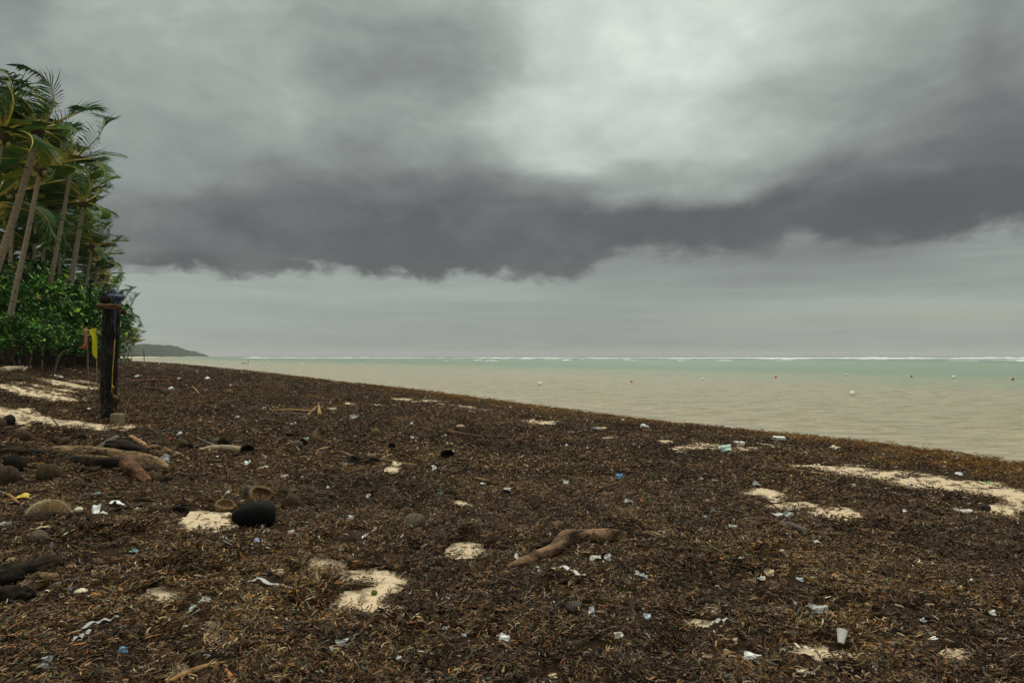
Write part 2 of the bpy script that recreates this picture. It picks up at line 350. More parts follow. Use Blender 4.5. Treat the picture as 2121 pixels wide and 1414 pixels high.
c = t.mixc(t.mapr(g, .52, .66), (.0045, .005, .0055), (.032, .022, .015)); c = t.mixc(t.mapr(g2, .57, .63), c, (.24, .17, .10))
t.set(b.inputs[0], c); bump(t, b, t.m('ADD', g, g2), 1.0, .05)
def plain(name, c, rough=.6, spec=.3, var=.2, trans=0):
    m, t, b = mat(name, rough, spec); n_ = t.noise(objc(t), 14, 4, .6)
    k = tuple(x * (1 - var) for x in c); t.set(b.inputs[0], t.mixc(t.mapr(n_, .4, .6), k, c))
    return m
m_blue = plain('blue net twine', (.025, .045, .10)); m_yrope = plain('yellow rope', (.62, .36, .03)); m_brope = plain('blue rope', (.04, .09, .22))
m_fo = plain('salmon flag cloth', (.80, .20, .11), .8); m_fy = plain('yellow flag cloth', (.72, .68, .02), .8); m_stick = wood('thin bamboo pole', (.12,.08,.045), (.34,.25,.15), (.4, .6), 8, bs=.2)
m_buoy = plain('white buoy plastic', (.88, .88, .82), .6, .2, .05); m_rbuoy = plain('red buoy plastic', (.55, .09, .06), .5)
LC = {'white': (.72,.71,.67), 'offwhite': (.55,.52,.44), 'cream': (.62,.53,.36), 'grey': (.36,.36,.34), 'bluewhite': (.50,.55,.58), 'blue': (.10,.25,.42), 'teal': (.20,.36,.34), 'mint': (.50,.66,.56),
      'pink': (.60,.36,.34), 'mauve': (.52,.44,.43), 'yellow': (.70,.50,.06), 'orange': (.65,.22,.06), 'red': (.55,.03,.03), 'green': (.05,.42,.06), 'black': (.012,.013,.014), 'lilac': (.40,.40,.55), 'beige': (.50,.38,.22), 'clear': (.35,.40,.38)}
m_lit = {}
for k, c in LC.items():
    m, t, b = mat(k + ' scrap', .5, .4); n_ = t.noise(objc(t), 30, 5, .65)
    t.set(b.inputs[0], t.mixc(t.mapr(n_, .60, .76), c, (.24, .18, .12))); m_lit[k] = m

# ------------------------------------------------------------------ ground sheets
def polar(angs, rads, zf, keep=None):
    A, Rr = np.meshgrid(angs, rads); x = np.sin(A) * Rr; y = np.cos(A) * Rr
    z = zf(x, y); na, nr = len(angs), len(rads); idx = np.arange(na * nr).reshape(nr, na)
    q = np.stack([idx[:-1, :-1], idx[:-1, 1:], idx[1:, 1:], idx[1:, :-1]], -1).reshape(-1, 4)
    V = np.stack([x, y, z], -1).reshape(-1, 3)
    if keep is not None:
        k = keep(V); kq = k[q].any(1); q = q[kq]; used = np.unique(q); mp = np.full(len(V), -1); mp[used] = np.arange(len(used)); V = V[used]; q = mp[q]
    return V, q
angs = np.concatenate([np.linspace(-math.pi, -.95, 40, endpoint=False), np.linspace(-.95, .95, 300), np.linspace(.95, math.pi, 40)[1:]])
rads = np.concatenate([[.0], np.geomspace(.8, 700, 300), np.geomspace(760, 9000, 34)])
V, q = polar(angs, rads, lambda x, y: np.where(np.hypot(x, y) < 700, gz(x, y), np.interp(landd(x, y), ZD[:, 0], ZD[:, 1])))
tag(mesh('sand_ground', V, q, m_sand, smooth=True), kind='structure')

angs = np.linspace(-1.25, 1.25, 720); rads = np.geomspace(1.3, 335, 560)
def matz(x, y):
    g = gz(x, y); m = sandmask(x, y, g); return g + math_(x, y) * np.clip(-m * .9, 0, 1) - np.clip((m + .35) * .25, 0, .08)
def mkeep(V):
    g = gz(V[:, 0], V[:, 1]); d = landd(V[:, 0], V[:, 1]) + (fbm(V[:, 0], V[:, 1], .8, 3) - .5) * .7
    return (V[:, 2] > g - .01) & (d > -.1) & (d < 27)
V, q = polar(angs, rads, matz, mkeep)
tag(mesh('seaweed_mat', V, q, m_mat, smooth=True), 'thick brown carpet of rotting seaweed covering the beach', kind='stuff')

# ------------------------------------------------------------------ seaweed strands
PAL = [((.010,.006,.003), 32), ((.066,.034,.015), 25), ((.148,.072,.028), 21), ((.200,.108,.048), 7), ((.115,.088,.022), 10), ((.145,.115,.084), 8), ((.28,.19,.10), 5.5), ((.42,.30,.165), 2.6), ((.078,.090,.078), 5), ((.30,.12,.04), .8), ((.13,.18,.03), .3), ((.58,.50,.36), 1.2)]
PALW = np.array([p[1] for p in PAL], float); PALW /= PALW.sum(); PALC = np.array([p[0] for p in PAL])
def clump(name, n, rad, lmin, lmax, wmin, wmax, seed, pal=None, hgt=.03, tilt=.22):
    r = np.random.default_rng(seed); mb = MB()
    for i in range(n):
        a = r.uniform(0, 6.283); rr_ = rad * math.sqrt(r.random()); x, y = rr_ * math.cos(a), rr_ * math.sin(a); z = r.uniform(-.2, 1) * hgt
        L = r.uniform(lmin, lmax) * (1.7 if r.random() < .03 else 1); wd = r.uniform(wmin, wmax) * (.4 if r.random() < .3 else 1)
        th = r.uniform(0, 6.283); el_ = r.normal(0, tilt); cur = r.normal(0, 1.1); ce = r.normal(-.15, .6)
        roll = r.normal(0, .8); pts = []
        P_ = np.array([x, y, z]); ns = 3
        for s in range(ns + 1):
            e = el_ + ce * (s / ns - .5); t_ = th + cur * s / ns
            d_ = np.array([math.cos(e) * math.cos(t_), math.cos(e) * math.sin(t_), math.sin(e)])
            sd_ = np.array([-math.sin(t_), math.cos(t_), 0]); up_ = np.cross(d_, sd_)
            wv = (sd_ * math.cos(roll) + up_ * math.sin(roll)) * wd * (1, 1.15, .9, .25)[s] * .5
            pts += [P_ - wv, P_ + wv]; P_ = P_ + d_ * L / ns
        c = (pal or PALC)[r.choice(len(PALC), p=PALW)] if pal is None else pal[r.integers(len(pal))]
        mb.add(pts, [[2 * s, 2 * s + 1, 2 * s + 3, 2 * s + 2] for s in range(ns)], np.array(c) * r.uniform(.7, 1.3))
    me = bpy.data.meshes.new(name); me.from_pydata(np.concatenate(mb.V).tolist(), [], mb.F); me.materials.append(m_strand)
    at = me.color_attributes.new('Col', 'FLOAT_COLOR', 'POINT'); cc = np.ones((mb.n, 4), np.float32); cc[:, :3] = np.concatenate(mb.C); at.data.foreach_set('color', cc.ravel())
    return bpy.data.objects.new(name, me)
def scatter(name, label, srcs, P, rot, scl, idx, kind='stuff'):
    cl = bpy.data.collections.new(name + '_sources')
    for i, s in enumerate(srcs): s.name = f'{name}_source_{i:02d}'; cl.objects.link(s)
    me = bpy.data.meshes.new(name); me.vertices.add(len(P)); me.vertices.foreach_set('co', np.asarray(P, np.float32).ravel())
    a = me.attributes.new('rot', 'FLOAT_VECTOR', 'POINT'); a.data.foreach_set('vector', np.asarray(rot, np.float32).ravel())
    a = me.attributes.new('scl', 'FLOAT', 'POINT'); a.data.foreach_set('value', np.asarray(scl, np.float32))
    a = me.attributes.new('idx', 'INT', 'POINT'); a.data.foreach_set('value', np.asarray(idx, np.int32))
    o = bpy.data.objects.new(name, me); COL.objects.link(o)
    ng = bpy.data.node_groups.new(name, 'GeometryNodeTree'); ng.interface.new_socket('Geometry', in_out='INPUT', socket_type='NodeSocketGeometry'); ng.interface.new_socket('Geometry', in_out='OUTPUT', socket_type='NodeSocketGeometry')
    N = ng.nodes; L = ng.links; gi = N.new('NodeGroupInput'); go = N.new('NodeGroupOutput'); ip = N.new('GeometryNodeInstanceOnPoints'); ci = N.new('GeometryNodeCollectionInfo')
    ci.inputs['Collection'].default_value = cl; ci.inputs['Separate Children'].default_value = True; ci.inputs['Reset Children'].default_value = True
    def na(ty, nm):
        n_ = N.new('GeometryNodeInputNamedAttribute'); n_.data_type = ty; n_.inputs['Name'].default_value = nm; return n_.outputs['Attribute']
    L.new(gi.outputs[0], ip.inputs['Points']); L.new(ci.outputs[0], ip.inputs['Instance']); ip.inputs['Pick Instance'].default_value = True
    L.new(na('INT', 'idx'), ip.inputs['Instance Index'])
    er = N.new('FunctionNodeEulerToRotation'); L.new(na('FLOAT_VECTOR', 'rot'), er.inputs[0]); L.new(er.outputs[0], ip.inputs['Rotation'])
    L.new(na('FLOAT', 'scl'), ip.inputs['Scale']); L.new(ip.outputs[0], go.inputs[0])
    md = o.modifiers.new('scatter', 'NODES'); md.node_group = ng
    return tag(o, label, kind=kind)
srcs = [clump('weed', 150, .12, .014, .066, .0028, .0088, 100 + i, hgt=.02) for i in range(8)] + [clump('weed', 80, .16, .025, .085, .006, .015, 200 + i, hgt=.02, tilt=.14) for i in range(6)]
OL = [(.20,.085,.018), (.28,.12,.022), (.13,.06,.016), (.08,.04,.012), (.26,.20,.03), (.24,.095,.022), (.16,.07,.016)]
srcs += [clump('weed', 80, .16, .02, .07, .005, .012, 300 + i, pal=np.array(OL), hgt=.02, tilt=.14) for i in range(4)]
def band(r0, r1, dens, half=.86):
    n = int(dens * half * (r1 * r1 - r0 * r0)); r = np.sqrt(rng.uniform(r0 * r0, r1 * r1, n)); a = rng.uniform(-half, half, n)
    return np.sin(a) * r, np.cos(a) * r
PP = []; RO = []; SC = []; ID = []
for (r0, r1, dens, s0, s1, kind) in [(1.6, 4.5, 135, .8, 1.15, 0), (4.5, 10, 110, .85, 1.15, 0), (10, 20, 52, .8, 1.2, 1), (20, 42, 26, .9, 1.4, 1), (42, 90, 6.0, 1.2, 2.0, 1), (90, 240, .7, 2, 3.5, 1)]:
    x, y = band(r0, r1, dens)
    g = gz(x, y); m = sandmask(x, y, g); d = landd(x, y)
    n_ = len(x); thin = np.clip(1 - (m + .16) * 3, np.where(np.hypot(x, y) < 9, .09, .16), 1)
    strk = np.clip((fbm(x * .7, y * 1.7, 1.5, 4) - .50) * 12, 0, 1); thin = np.maximum(thin, strk * np.where(np.hypot(x, y) < 9, .3, .8))
    # the left sand strips keep a litter of thin strands
    u, v = pix(x, y, g); left = (u < 330) & (v < 900) & (v > 785); thin = np.where(left, np.maximum(thin, .5), thin)
    k = (rng.random(n_) < thin) & (d > -.15 - rng.random(n_) * .5) & (d < 25 - rng.random(n_) * 2)
    onsand = m > .05
    x, y, g, m, d, onsand = x[k], y[k], g[k], m[k], d[k], onsand[k]
    h = np.where(onsand, .002, math_(x, y) * np.clip(-m * .9, 0, 1)); PP.append(np.stack([x, y, np.maximum(g + h, .0) + .004], -1))
    n_ = len(x); RO.append(np.stack([rng.normal(0, .22, n_), rng.normal(0, .22, n_), rng.uniform(0, 6.283, n_)], -1))
    sc_ = rng.uniform(s0, s1, n_); sc_ = np.where(onsand, sc_ * rng.uniform(.15, .42, n_), np.where(m > -.7, sc_ * .62, sc_)); SC.append(sc_)
    near_w = (d < rng.uniform(1.0, 4.2, n_)) & (rng.random(n_) < .9)
    ID.append(np.where(near_w, 14 + rng.integers(0, 4, n_), np.where(kind == 0, rng.integers(0, 8, n_), 8 + rng.integers(0, 6, n_))))
# extra shaggy tufts on the heaps
for (mx, my, r_, h_) in MO:
    n_ = int(160 * min(r_, 1) ** 1.2 * h_ / .06); x = rng.normal(mx, min(r_, .7) * .5, n_); y = rng.normal(my, min(r_, .7) * .5, n_); z = gtop(x, y)
    PP.append(np.stack([x, y, z + .008], -1)); RO.append(np.stack([rng.normal(0, .4, n_), rng.normal(0, .4, n_), rng.uniform(0, 6.283, n_)], -1)); SC.append(rng.uniform(.7, 1.15, n_)); ID.append(8 + rng.integers(0, 6, n_))
# weed afloat in a ragged fringe along the waterline
ts = rng.uniform(13, 120, 1500); xs = np.interp(ts, SY, SX) + np.abs(rng.normal(0, .45, len(ts))) * (1 + ts / 60)
PP.append(np.stack([xs, ts, np.full(len(ts), .006)], -1)); RO.append(np.stack([np.zeros(len(ts)), np.zeros(len(ts)), rng.uniform(0, 6.28, len(ts))], -1)); SC.append(rng.uniform(.25, .6, len(ts))); ID.append(14 + rng.integers(0, 4, len(ts)))
# ------------------------------------------------------------------ sea
m_water, t, b = mat('shallow lagoon water', .16, .5); b.inputs['IOR'].default_value = 1.33
p = geo(t); at = t.n('ShaderNodeAttribute'); at.attribute_name = 'off'; off = at.outputs['Fac']
big = t.noise(t.mapping(p, (.012, .05, 1)), 1.0, 5, .6, .3)
o2 = t.m('ADD', off, t.m('MULTIPLY', t.m('SUBTRACT', big, .5), t.mapr(off, .05, .6, .05, .22)))
c = t.ramp(o2, [(0, (.485,.405,.25)), (.30, (.425,.375,.22)), (.42, (.30,.34,.185)), (.52, (.15,.27,.14)), (.64, (.20,.31,.18)), (.72, (.09,.20,.13)), (.84, (.07,.15,.125)), (.875, (.07,.15,.13)), (.90, (.018,.03,.038)), (1, (.015,.025,.033))])
rp = t.noise(t.mapping(p, (.55, 2.0, 1), (0, 0, R(20))), 1.3, 5, .6, .5)
c = t.mixc(t.mapr(rp, .44, .56, 0, .8), c, t.mixc(.5, c, (.16, .18, .11)))  # ripple crests and troughs shaded by colour: darker streaks mixed in
t.set(b.inputs[0], c)
w1 = t.noise(t.mapping(p, (.8, 2.6, 1), (0, 0, R(15))), 1.1, 5, .62, .5); w2 = t.noise(t.mapping(p, (3, 8, 1), (0, 0, R(25))), 1.4, 4, .6)
bump(t, b, t.m('ADD', w1, t.m('MULTIPLY', w2, .35)), 1.0, .32)
angs = np.concatenate([np.linspace(-math.pi, -1.0, 30, endpoint=False), np.linspace(-1.0, 1.0, 420), np.linspace(1.0, math.pi, 30)[1:]])
rads = np.concatenate([[.0], np.geomspace(3, 130, 330), np.geomspace(132, 9000, 80)])
def wz(x, y):
    r = np.hypot(x, y); a = np.exp(-(r / 75) ** 2) * np.clip(-landd(x, y) / 4, .0, 1)
    wv = np.sin((x * .35 + y) * 3.3 + 4 * fbm(x, y, .3, 2)) * .5 + np.sin((x * -.1 + y) * 5.3 + 6 * fbm(x + 9, y, .3, 2)) * .25 + (fbm(x * .5, y * 1.4, 1.6, 3) - .5) * 2.0
    return wv * .05 * a
V, q = polar(angs, rads, wz)
wo_ = mesh('sea_water', V, q, m_water, smooth=True)
D = -landd(V[:, 0], V[:, 1]); r_ = np.hypot(V[:, 0], V[:, 1])
offv = np.interp(D, [0, 12, 40, 65, 100, 230, 700, 1150, 1400, 9000], [0, .18, .36, .47, .56, .66, .78, .86, .91, 1.0])
a = wo_.data.attributes.new('off', 'FLOAT', 'POINT'); a.data.foreach_set('value', offv.astype(np.float32)); tag(wo_, kind='structure')

# surf on the reef
m_foam, t, b = mat('white surf foam', .8, .2); t.set(b.inputs[0], t.mixc(t.mapr(t.noise(geo(t), .15, 6, .7), .35, .6), (.50, .55, .53), (.80, .82, .80)))
mb = MB(); rr = random.Random(3)
def foam_ridge(x0, x1, y, h, wd, seed):
    n = max(6, int((x1 - x0) / 6)); r = random.Random(seed); V = []; 
    for i in range(n):
        f = i / (n - 1); x = x0 + (x1 - x0) * f; e = math.sin(math.pi * f) ** .4
        yy = y + 10 * math.sin(f * 7 + seed); hh = h * e * (.35 + r.random() ** 1.6 * .9); ww = wd * e * r.uniform(.6, 1.2)
        V += [(x, yy - ww * 1.6, .0), (x, yy - ww * .6, hh * .65), (x, yy, hh), (x, yy + ww, .0)]
    mb.add(V, [[i * 4 + k, i * 4 + k + 1, i * 4 + k + 5, i * 4 + k + 4] for i in range(n - 1) for k in range(3)])
def xr(y, u): return (u - CX) / F * y
for k in range(46):                                        # the long broken line of breakers
    y = rr.uniform(900, 1150); u0 = rr.uniform(460, 2600) if k > 8 else rr.uniform(1350, 2500); L_ = rr.uniform(40, 260); foam_ridge(xr(y, u0), xr(y, u0) + L_, y, rr.uniform(.5, 1.35) * (1.3 if k % 5 == 0 else .75), rr.uniform(6, 18), k)
for k in range(30):
    y = rr.uniform(680, 880); u0 = rr.uniform(900, 2700); foam_ridge(xr(y, u0), xr(y, u0) + rr.uniform(15, 90), y, rr.uniform(.3, .7), rr.uniform(3, 9), 100 + k)
for k in range(60):
    y = rr.uniform(330, 700); u0 = rr.uniform(850, 2500); foam_ridge(xr(y, u0), xr(y, u0) + rr.uniform(2, 9), y, rr.uniform(.15, .4), rr.uniform(1, 3), 200 + k)
tag(mb.build('surf_foam', m_foam), 'white line of breakers on the distant reef', kind='stuff')

exec_after = []
# ------------------------------------------------------------------ far headland and coast woods
m_hill, t, b = mat('distant forest green', .9, .1); p = geo(t)
t.set(b.inputs[0], t.ramp(t.noise(p, .06, 6, .7), [(.35, (.008,.018,.008)), (.52, (.025,.048,.016)), (.66, (.075,.10,.03))]))
hp = [(150, 698), (230, 700), (275, 719), (300, 717.5), (330, 719), (352, 720), (372, 722.5), (384, 727), (405, 729), (424, 732), (435, 731.5), (445, 734), (452, 737)]
HU = np.array([a for a, _ in hp]); HVv = np.array([b_ for _, b_ in hp])
def hill_h(x, y):
    u = CX + F * x / y; top = (HV - np.interp(u, HU, HVv)) * 2500 / F
    d = landd(x, y); k = np.clip((d - 10) / 50, 0, 1); k = k * k * (3 - 2 * k)
    return np.where(d > 10, top * k * (.86 + .2 * fbm(x, y, .008, 3)), 0) * np.clip((y - 1400) / 700, 0, 1)
xs = np.linspace(-2300, -900, 120); ys = np.linspace(1450, 3100, 120); XX, YY = np.meshgrid(xs, ys)
Zh = hill_h(XX, YY); Zh = np.where(Zh > .5, Zh + 2, -2.)
idx = np.arange(120 * 120).reshape(120, 120); q = np.stack([idx[:-1, :-1], idx[:-1, 1:], idx[1:, 1:], idx[1:, :-1]], -1).reshape(-1, 4)
tag(mesh('headland_hill', np.stack([XX, YY, Zh], -1).reshape(-1, 3), q, m_hill, smooth=True), kind='structure')
def crown_src(seed, squash=.8):
    V, Fc = sphere((1, 1, squash), 9, 6, .16, seed); me = bpy.data.meshes.new('crown'); me.from_pydata(V.tolist(), [], Fc); me.materials.append(m_hill); return bpy.data.objects.new('crown', me)
pts = []; scl = []
x = rng.uniform(-2300, -880, 26000); y = rng.uniform(1450, 2700, 26000); h = hill_h(x, y); d = landd(x, y); k = (d > 10)
k &= h > 1.5; x, y, h = x[k], y[k], h[k]; pts.append(np.stack([x, y, h + 1], -1)); scl.append(rng.uniform(2.5, 5.5, len(x)))
y = rng.uniform(230, 1500, 6000); d = 25 + rng.random(6000) ** 1.5 * 60; x = np.interp(y, SY, SX) - d / .885
pts.append(np.stack([x, y, rng.uniform(3, 7, 6000)], -1)); scl.append(rng.uniform(1.6, 3.8, 6000))
P_ = np.concatenate(pts); n_ = len(P_)
scatter('distant_woods', 'hazy dark green woods along the far shore and headland', [crown_src(i) for i in range(4)], P_, np.stack([np.zeros(n_), np.zeros(n_), rng.uniform(0, 6.28, n_)], -1), np.concatenate(scl), rng.integers(0, 4, n_))

# ------------------------------------------------------------------ palms, bent by the sea wind
WIND = Vector((-1, .28, .10)).normalized()
m_frond, t, b = mat('palm leaf green', .6, .12); orr = orand(t)
c = t.ramp(t.m('ADD', t.m('MULTIPLY', orr, .75), t.m('MULTIPLY', t.noise(objc(t), 1.2, 3, .6), .25)), [(0, (.012,.045,.010)), (.4, (.026,.080,.012)), (.7, (.065,.130,.014)), (.88, (.16,.19,.016)), (1, (.27,.22,.02))])  # greens raised so the colour itself carries the sunlit, translucent look
t.set(b.inputs[0], c)
m_rib = plain('yellow green palm midrib', (.48, .38, .05), .5, .2, .35)
m_trunk, t, b = mat('ringed grey palm trunk', .9, .15); o = objc(t)
sz = t.n('ShaderNodeSeparateXYZ'); t.set(sz.inputs[0], o); rings = t.m('SINE', t.m('MULTIPLY', t.m('ADD', sz.outputs[2], t.m('MULTIPLY', t.noise(o, 1.5, 3), .25)), 70.))
c = t.mixc(t.noise(o, 3.5, 6, .7), (.15, .12, .085), (.44, .37, .27)); c = t.mixc(t.mapr(rings, .4, 1, 0, .5), c, (.045, .035, .026))
sc_ = t.noise(t.mapping(o, (1, 1, 2.2)), 2.3, 2, .5); c = t.mixc(t.mapr(sc_, .67, .70), c, (.012, .010, .008)); t.set(b.inputs[0], c); bump(t, b, rings, .5, .02)
m_nut = plain('green palm fruit', (.22, .24, .05), .5, .3, .3); m_fib = plain('brown crown fibre', (.06, .035, .018), .9)

def frond_mesh(name, az_, el_, L, seed, gust):
    r = random.Random(seed); d = Vector((math.cos(el_) * math.cos(az_), math.cos(el_) * math.sin(az_), math.sin(el_)))
    n = 16; pos = d * .12; pts = [pos.copy()]; tans = [d.copy()]
    for i in range(1, n):
        f = i / (n - 1); k = gust * (.13 + .42 * f)
        d = (d + WIND * k + Vector((0, 0, -.045))).normalized(); pos = pos + d * L / (n - 1); pts.append(pos.copy()); tans.append(d.copy())
    VV = []; FF = []; MI = []
    V, Fc = tube(pts, [.055, .045, .03, .018, .006], 4, n, caps=False); VV.append(V); FF += Fc; MI += [1] * len(Fc); base = len(V)
    nl = 46; Lv = []
    for i in range(nl):
        f = .14 + .86 * i / (nl - 1); tt = f * (n - 1); k = min(int(tt), n - 2); fr = tt - k
        p_ = pts[k].lerp(pts[k + 1], fr); tg = tans[k].lerp(tans[k + 1], fr).normalized()
        sd_ = tg.cross(Vector((0, 0, 1)));
        if sd_.length < .1: sd_ = tg.cross(Vector((0, 1, 0)))
        sd_.normalize(); nm = sd_.cross(tg).normalized(); ll = L * (.08 + .23 * math.sin(math.pi * min(1, f * .9 + .06)) ** .8) * r.uniform(.85, 1.1)
        for s in (-1, 1):
            dd = (sd_ * s * .75 + tg * .55 + nm * .12 + WIND * (.75 * gust) + Vector((0, 0, -.10))).normalized(); dd = (dd + Vector((r.uniform(-.1, .1), r.uniform(-.1, .1), r.uniform(-.1, .1)))).normalized()
            d2 = (dd + WIND * .5 * gust + Vector((0, 0, -.35))).normalized()
            wv = (tg * .6 + nm * .5 * s).normalized() * .037; m_ = p_ + dd * ll * .55; e_ = m_ + d2 * ll * .45
            o_ = base + len(Lv); Lv += [p_ - wv * .6, p_ + wv * .6, m_ - wv, m_ + wv, e_]
            FF += [[o_, o_ + 1, o_ + 3, o_ + 2], [o_ + 2, o_ + 3, o_ + 4]]; MI += [0, 0]
    VV.append(np.array([tuple(v) for v in Lv])); me = bpy.data.meshes.new(name)
    me.from_pydata(np.concatenate(VV).tolist(), [], FF); me.materials.append(m_frond); me.materials.append(m_rib); me.polygons.foreach_set('material_index', np.array(MI, np.int32)); me.update(); return me
CROWNS = []
for cidx in range(4):
    L_ = []
    for k in range(24):
        ring = k % 3; a_ = k * 2.39996 + cidx * .7 + random.uniform(-.2, .2); e_ = (R(66), R(38), R(8))[ring] + random.uniform(-.2, .2)
        L_.append(frond_mesh('frond', a_, e_, random.uniform(4.0, 5.3) * (1, 1.05, .9)[ring], cidx * 50 + k, random.uniform(.5, 1.15)))
    CROWNS.append(L_)
me_nut = sphere((.12, .12, .15), 8, 6)
def palm(ub, Y_, uc, vc, label, k, sc=1.0, nf=24, tw=.125, bow=.0, group='coconut palms along the shore', xyz=None, xc=None):
    bx = (ub - CX) / F * Y_; bz = float(gz(np.array([bx]), np.array([Y_]))[0]) - .15
    cx_ = (uc - CX) / F * Y_; cz = ZC + (HV - vc) / F * Y_
    e = empty('palm_tree', (bx, Y_, bz)); tag(e, label, 'palm tree', group)
    top = Vector((cx_ - bx, 0, cz - bz)); H = top.z
    P_ = [Vector((0, 0, 0)), Vector((top.x * (.30 - bow), 0, H * .33)), Vector((top.x * (.66 - bow), 0, H * .66)), top]
    V, Fc = tube(P_, [tw * 1.45, tw * 1.05, tw, tw * .85, tw * .8], 10, 22, .05, k); mesh('trunk', V, Fc, m_trunk, e, smooth=True)
    mb = MB(); V, Fc = sphere((.30 * sc, .30 * sc, .42 * sc), 10, 7, .15, k); mb.add(V + np.array(top), Fc); mb.build('crown_fibre', m_fib, e, smooth=True)
    for j in range(5 if Y_ < 70 else 0):
        V, Fc = me_nut; a_ = j * 1.3 + k; o = mesh('coconut', V * sc, Fc, m_nut, e, smooth=True); o.location = top + Vector((.30 * math.cos(a_), .30 * math.sin(a_), -.35 + .1 * (j % 2)))
    C_ = CROWNS[k % 4]
    for j in range(nf):
        o = bpy.data.objects.new('frond', C_[j]); COL.objects.link(o); o.parent = e; o.location = top + Vector((0, 0, .15)); o.scale = (sc,) * 3; o.rotation_euler = (random.uniform(-.07, .07), random.uniform(-.07, .07), random.uniform(-.18, .18))
    return e
palm(-70, 27, 2, 282, 'palm at the very left edge, its crown cut by the frame', 0, .84, tw=.155)
palm(-62, 29, 80, 276, 'tallest palm, thick trunk leaning right and crown high against the sky', 1, .80, tw=.15)
palm(3, 34, 84, 350, 'palm with the long thin trunk that ends at the green rail', 2, .88, tw=.13)
palm(76, 43, 150, 338, 'palm whose crown throws one long frond out to the right over the sea', 3, .88, tw=.13)
lone = bpy.data.objects.new('frond', frond_mesh('frond', .05, .42, 3.1, 777, .06)); COL.objects.link(lone); PC = [o for o in bpy.data.objects if o.get('label', '').startswith('palm whose crown')][0]
lone.parent = PC; lone.location = [c_ for c_ in PC.children if c_.name.startswith('frond')][0].location
palm(116, 50, 172, 425, 'palm with yellow nuts and the left of two close parallel trunks', 0, .9, tw=.13)
palm(124, 54, 178, 400, 'palm behind the nut bearing one, the right of two close parallel trunks', 1, .85, tw=.13)
palm(150, 60, 190, 512, 'palm with golden curled fronds halfway down the edge of the grove', 2, .85)
palm(172, 68, 203, 545, 'small palm just below the golden fronded one', 3, .8)
palm(185, 78, 212, 572, 'palm in the narrowing row, third crown above the wooden rack', 0, .8)
palm(196, 90, 219, 592, 'palm in the narrowing row, second crown above the wooden rack', 1, .8)
palm(205, 100, 224, 614, 'palm in the narrowing row, first crown above the wooden rack', 2, .85)
palm(246, 118, 250, 655, 'palm directly right of the top of the wooden rack', 3, 1.1)
palm(254, 140, 264, 678, 'palm with wind combed crown right of the wooden rack, the taller of the pair', 0, 1.05)
palm(262, 165, 274, 704, 'palm right of the wooden rack with the lowest crown at the end of the grove', 1, 1.05)
palm(272, 215, 276, 712, 'tiny far palm at the foot of the headland', 2, 1.0)
palm(230, 105, 236, 640, 'palm hidden behind the head of the wooden rack', 3, 1.0)
bk = [(-40, 40, -10, 330, 'back row palm with bright fronds at the left edge'), (10, 46, 30, 400, 'back row palm seen between the two thickest trunks'), (30, 50, 20, 455, 'back row palm with pale yellow green crown at the left edge'), (60, 55, 75, 440, 'back row palm behind the long leaning trunk'), (90, 60, 110, 470, 'back row palm left of the parallel trunks'),
      (85, 58, 95, 395, 'back row palm high in the middle of the grove'), (110, 66, 135, 500, 'back row palm low behind the parallel trunks'), (20, 60, 60, 520, 'lowest back row palm just above the bushes at left'), (140, 76, 160, 480, 'back row palm beneath the nut bearing crown'), (150, 84, 175, 540, 'back row palm low at the right of the grove'), (-30, 36, -30, 430, 'back row palm mostly outside the left edge'), (120, 58, 125, 420, 'back row palm under the frond that points right')]
for i, (a, y_, c_, v_, lb) in enumerate(bk): palm(a, y_, c_, v_, lb, i + 1, 1.25, 24, .12, group='palms in the back row')

# ------------------------------------------------------------------ sea hibiscus scrub below the palms
m_leaf, t, b = mat('broad shrub leaf', .55, .15); va = t.n('ShaderNodeVertexColor'); va.layer_name = 'Col'; t.set(b.inputs[0], va.outputs[0])
m_branch = wood('grey shrub stem', (.05,.04,.03), (.20,.16,.115), (.4, .6), 8)
def foliage(seed, rx, rz, n):
    r = np.random.default_rng(seed); mb = MB(); nc = 90
    cs = []
    for i in range(nc):
        v = r.normal(size=3); v /= np.linalg.norm(v); v[2] = abs(v[2]) * 1.0 - .25; k = r.uniform(.62, 1.02); cs.append((v[0] * rx * k, v[1] * rx * k, rz * .45 + v[2] * rz * .55 * k, r.uniform(.22, .45), r.uniform(.3, 1.9)))
    for i in range(n):
        c = cs[r.integers(nc)]; p_ = np.array(c[:3]) + r.normal(size=3) * c[3] * np.array([.6, .6, .5]); L = r.uniform(.15, .29); wd = L * r.uniform(.45, .7)
        if p_[2] < .1: continue
        d_ = np.array([-.9, .2, .15]) + r.normal(size=3) * .55; d_ /= np.linalg.norm(d_); s_ = np.cross(d_, r.normal(size=3)); s_ /= np.linalg.norm(s_); u_ = np.cross(d_, s_)
        V = [p_, p_ + d_ * L * .5 + s_ * wd * .5 + u_ * .02, p_ + d_ * L, p_ + d_ * L * .5 - s_ * wd * .5 + u_ * .02]
        g_ = r.uniform(.6, 1.3) * c[4]; q_ = r.random(); col = (.020, .070, .010) if q_ < .5 else ((.07, .19, .018) if q_ < .86 else ((.20, .32, .03) if q_ < .985 else (.30, .17, .03)))  # clump factor and leaf tones paint highlights and near-black hollows into the foliage
        mb.add(V, [[0, 1, 2], [0, 2, 3]], np.array(col) * g_)
    return mb
FOL = []
for s in range(4):
    mb = foliage(s + 40, 2.1, 3.6, 5200); o = mb.build('foliage', m_leaf, None, True); FOL.append(o.data); bpy.data.objects.remove(o)
